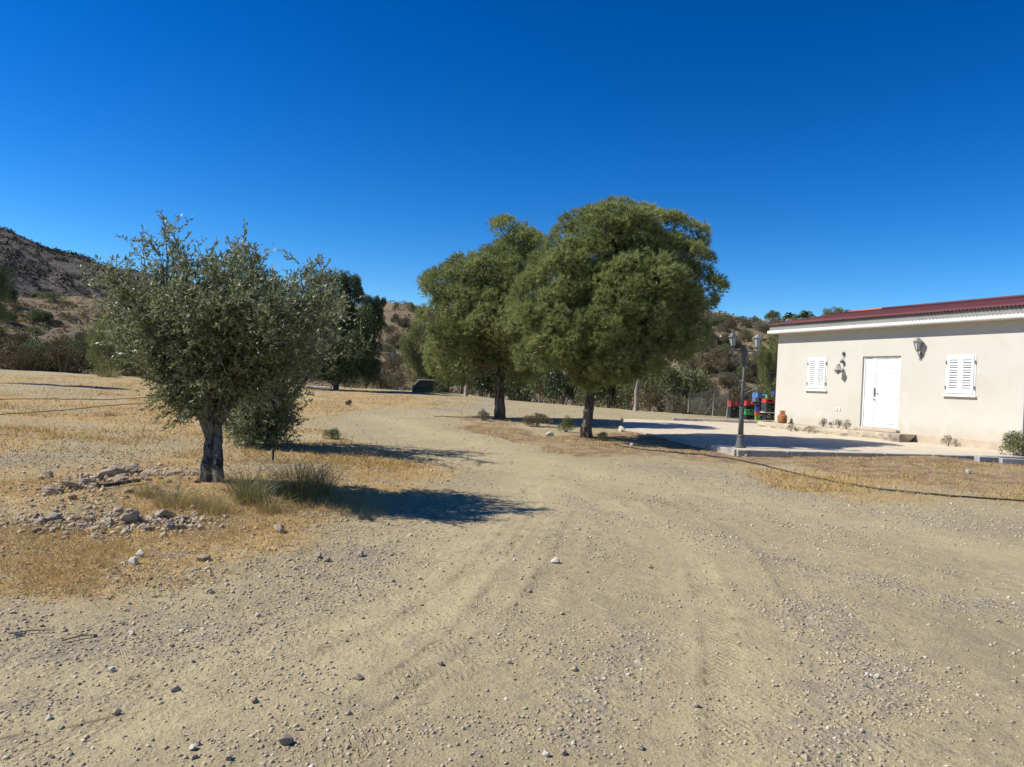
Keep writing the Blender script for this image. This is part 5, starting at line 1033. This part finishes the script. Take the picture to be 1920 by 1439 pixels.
P = np.broadcast_to(O, (n, 6, 3)) * rng.uniform(.5, 1.4, (n, 6, 1)) + rng.normal(size=(n, 6, 3)) * .25; P = P * sz[:, None, None] + np.stack([X, Y, hz(X, Y) + sz * .15], 1)[:, None]
tag(link('rubble', np_mesh('rubble', P.reshape(-1, 3), (np.arange(n)[:, None, None] * 6 + T8).reshape(-1, 3), M_gravel, rnd=np.repeat(rng.rand(n) * .9, 6))), 'crumbled rock rubble and clods round the olive mound', kind='stuff')
Vs, Ts, Rs = [], [], []; off = 0
for (px, py, sx, sy, n, L) in [(110, 1065, 75, 26, 2600, .075), (190, 1040, 60, 14, 1400, .07), (470, 1005, 80, 18, 1300, .06), (700, 885, 60, 10, 1800, .10), (330, 960, 90, 16, 1500, .15), (450, 965, 90, 12, 1300, .14), (600, 960, 60, 12, 900, .12), (200, 950, 70, 14, 700, .10), (720, 930, 60, 14, 1000, .07), (650, 965, 50, 14, 800, .09)]:
    pts = gpv(rng.normal(px, sx, n // 4), rng.normal(py, sy, n // 4)); pts = np.repeat(pts, 4, 0) + rng.normal(size=(len(pts) * 4, 2)) * .02; m_ = len(pts)
    V, T = blades(pts[:, 0], pts[:, 1], L * rng.uniform(.4, 1.5, m_), rng.uniform(.0025, .0045, m_), rng, 0.75); Vs.append(V); Ts.append(T + off); off += len(V); Rs.append(np.repeat(np.clip(rng.normal(0.6, 0.3, m_), 0, 1), 3))
tag(link('dry_weeds', np_mesh('dry_weeds', np.concatenate(Vs), np.concatenate(Ts), L_dry, rnd=np.concatenate(Rs))), 'taller dry weeds standing in patches round the olive mound', kind='stuff')

# ------------------------------------------------------------------ plants by the house
def weed(px, py, Y, hpx, key, label, w_=1.0, on=None):
    p = Vector(at(px, py, Y)); k = Y / F; t = empty('plant', p, 0, label, 'plant', 'plants by the house'); V, Q, r = blob(int(px * 3 + py), lobes=5, per=26, leaf=(0.22, 0.08), up=.8, lobe_r=(.2, .4)); f_ = link('foliage', np_mesh('foliage', V, Q, KM[key], rnd=r), t); f_.scale = (hpx * k * .55 * w_, hpx * k * .55 * w_, hpx * k / 1.35); s_ = link('stems', stems(int(px), 7, 1.0, .02, .45).mesh('stems', M_twig), t); s_.scale = (hpx * k * .8 * w_, hpx * k * .8 * w_, hpx * k * .95)
KM = dict(grey=L_grey, brown=L_brown, mid=L_mid)
def porch_pt(u, y): return wallpt(u, y, -0.03)
def weed_w(u, y, z, h, key, label, w_=1.0):
    q = wallpt(u, y, z); t = empty('plant', q, 0, label, 'plant', 'plants by the house'); V, Q, r = blob(int(u * 31), lobes=7, per=60, leaf=(0.22, 0.06), up=.9, lobe_r=(.2, .4)); f_ = link('foliage', np_mesh('foliage', V, Q, KM[key], rnd=r), t); h *= 1.15; f_.scale = (h * .6 * w_, h * .6 * w_, h / 1.35); s_ = link('stems', stems(int(u * 10), 8, 1.0, .02, .5).mesh('stems', M_twig), t); s_.scale = (h * .8 * w_, h * .8 * w_, h * .95)
weed_w(2.62, -0.35, -0.03, 0.27, 'grey', 'grey weed on the porch step under the two sockets'); weed_w(2.92, -0.35, -0.03, 0.16, 'grey', 'smallest weed on the porch step between two taller ones'); weed_w(3.22, -0.35, -0.03, 0.28, 'brown', 'dark weed on the porch step left of the door corner'); weed_w(3.62, -0.45, -0.03, 0.26, 'grey', 'weed on the porch step touching the door')
weed_w(1.75, -0.85, -0.25, 0.26, 'grey', 'weed at the foot of the porch step below the small window'); weed_w(2.55, -0.88, -0.25, 0.22, 'brown', 'low weed at the foot of the porch step nearer the door'); weed_w(6.85, -0.25, -0.24, 0.30, 'grey', 'spiky weed against the plinth under the louvred window near the corner')
pb = g3(1908, 862); t = bush('mid', (pb.x + 0.05, pb.y + 0.1, pb.z), 0.50, 0.80, 'leafy green bush at the near corner of the house', name='leafy_bush')
for px, py, w_, h_, kx, lab in [(1062, 812, 40, 34, 'mid', 'low leafy bush in the shade between pine and patio'), (1008, 800, 70, 30, 'brown', 'low dry bush right of the slimmer pine trunk'), (905, 792, 30, 26, 'grey', 'small dry bush left of the slimmer pine trunk'), (1130, 828, 30, 22, 'mid', 'small leafy sprout right of the bigger pine trunk'), (625, 822, 46, 24, 'mid', 'low green weed beside the shadow of the second olive'), (655, 760, 20, 14, 'brown', 'tiny dry bush at the start of the track')]:
    p = g3(px, py); k = p.y / F; bush(kx, (p.x, p.y, p.z - .03), w_ * k / 2, h_ * k, lab)

# ------------------------------------------------------------------ things at the back of the yard
M_green = simple('faded_green_metal', (0.045, 0.06, 0.04), (0.07, 0.08, 0.055), 0.6, 3)
M_wood = simple('weathered_wood', (0.40, 0.34, 0.27), (0.30, 0.25, 0.19), 0.9, 6, bmp=.4)
bp = Vector(at(795, 741, 44.5)); bn = empty('metal_bin', bp, math.radians(8), 'dark green bin with pale sloping rim at the back of the yard', 'bin'); bn.scale = (0.85, 0.85, 0.85); W2 = 0.78
MB().add([(-W2, -.4, 0), (W2, -.4, 0), (W2, .4, 0), (-W2, .4, 0), (-W2, -.4, .5), (-.32, -.4, .98), (W2, -.4, .98), (W2, .4, .98), (-.32, .4, .98), (-W2, .4, .5)], [(3, 2, 1, 0), (0, 1, 6, 5, 4), (2, 3, 9, 8, 7), (1, 2, 7, 6), (3, 0, 4, 9), (5, 6, 7, 8)]).build('body', M_green, bn, bevel=.01)
for y in (-.43, .43): MB().tube([(-W2 - .03, y, 0.02), (-W2 - .03, y, .55), (-.36, y, 1.03), (W2, y, 1.03)], 0.04, 6).build('rim', M_wood, bn)
for i in range(4):
    z = .58 + i * .12; x = -W2 + (z - .5) / .48 * (W2 - .32); MB().box(x - .04, x, -.42, .42, z - .03, z + .03).build('slat', M_wood, bn)
MB().box(-W2 - .02, W2 + .02, -.425, -.403, .42, .47).build('band', M_black, bn)
ps = Vector(at(873, 743, 42)); mb = MB(); mb.tube([(0, 0, -.1), (0.0, 0, .3), (0.03, 0, .7), (0.02, 0, 1.02)], [.13, .11, .105, .09], 9); o = mb.build('tree_stump', simple('pale_deadwood', (0.36, 0.31, 0.25), (0.25, 0.21, 0.17), .9, 7, bmp=.8, bdist=.03), smooth=True); o.location = ps; tag(o, 'pale dead stump standing left of the slimmer pine trunk', 'stump')
ps = Vector(at(1190, 774, 35.2)); mb = MB(); mb.tube([(0, 0, -.1), (0.05, 0, .5), (0.02, 0, 1.0), (0.1, 0, 1.6)], [.10, .085, .08, .05], 9); mb.tube([(0.03, 0, .8), (.25, .05, 1.3), (.3, .05, 1.6)], [.05, .04, .02], 6); o = mb.build('tree_stump', bpy.data.materials['pale_deadwood'], smooth=True); o.location = ps; tag(o, 'pale forked dead trunk right of the bigger pine', 'stump')
sb = MB().box(-1.15, 1.15, -.35, .35, 0, .09).build('white_slab', simple('white_slab', (0.66, 0.65, 0.62), (0.58, 0.57, 0.53), .8, 3), bevel=.01); q = at(580, 729, 41); sb.location = Vector((q[0], q[1], float(hz(q[0], q[1])) + .08)); sb.rotation_euler = (0, 0, math.radians(3)); tag(sb, 'white slab lying flat under the dark evergreen tree', 'slab')
stone(678, 727, 12, 'small white stone under the dusty grey shrubs', PM, tall=1.5); stone(1345, 783, 12, 'tan stone against the back kerb of the patio', RM)
# pale terrace ledge on the slope
G3_ = 'pale ledge stones on the slope'
for i in range(20):
    px = 1283 + i * 4.2; p = onhill(px, 634 + 4 * math.sin(i * .7) + i * .35)
    if p is None: continue
    o = link('ledge_stone', PM[i % 4]); k = 0.34 + 0.12 * ((i * 7) % 5) / 5; o.location = (p[0], p[1], float(hillz(p[0], p[1])) + .12); o.scale = (k, k * .8, k * .9); o.rotation_euler = (0, 0, i * 1.3); tag(o, 'pale limestone lump in the ledge on the slope beside the pine', 'stone', G3_)
for px, py, L, a, lab in [(60, 1195, .11, .5, 'dark dry stick on the dirt at the far left'), (150, 1203, .09, .8, 'short dark stick right of the longer one')]:
    p = g3(px, py); o = MB().tube([(-L, 0, .012), (0, .01, .018), (L, 0, .012)], [.004, .005, .003], 6).build('stick', M_twig, smooth=True); o.location = p; o.rotation_euler = (0, 0, a); tag(o, lab, 'stick', 'sticks on the dirt')
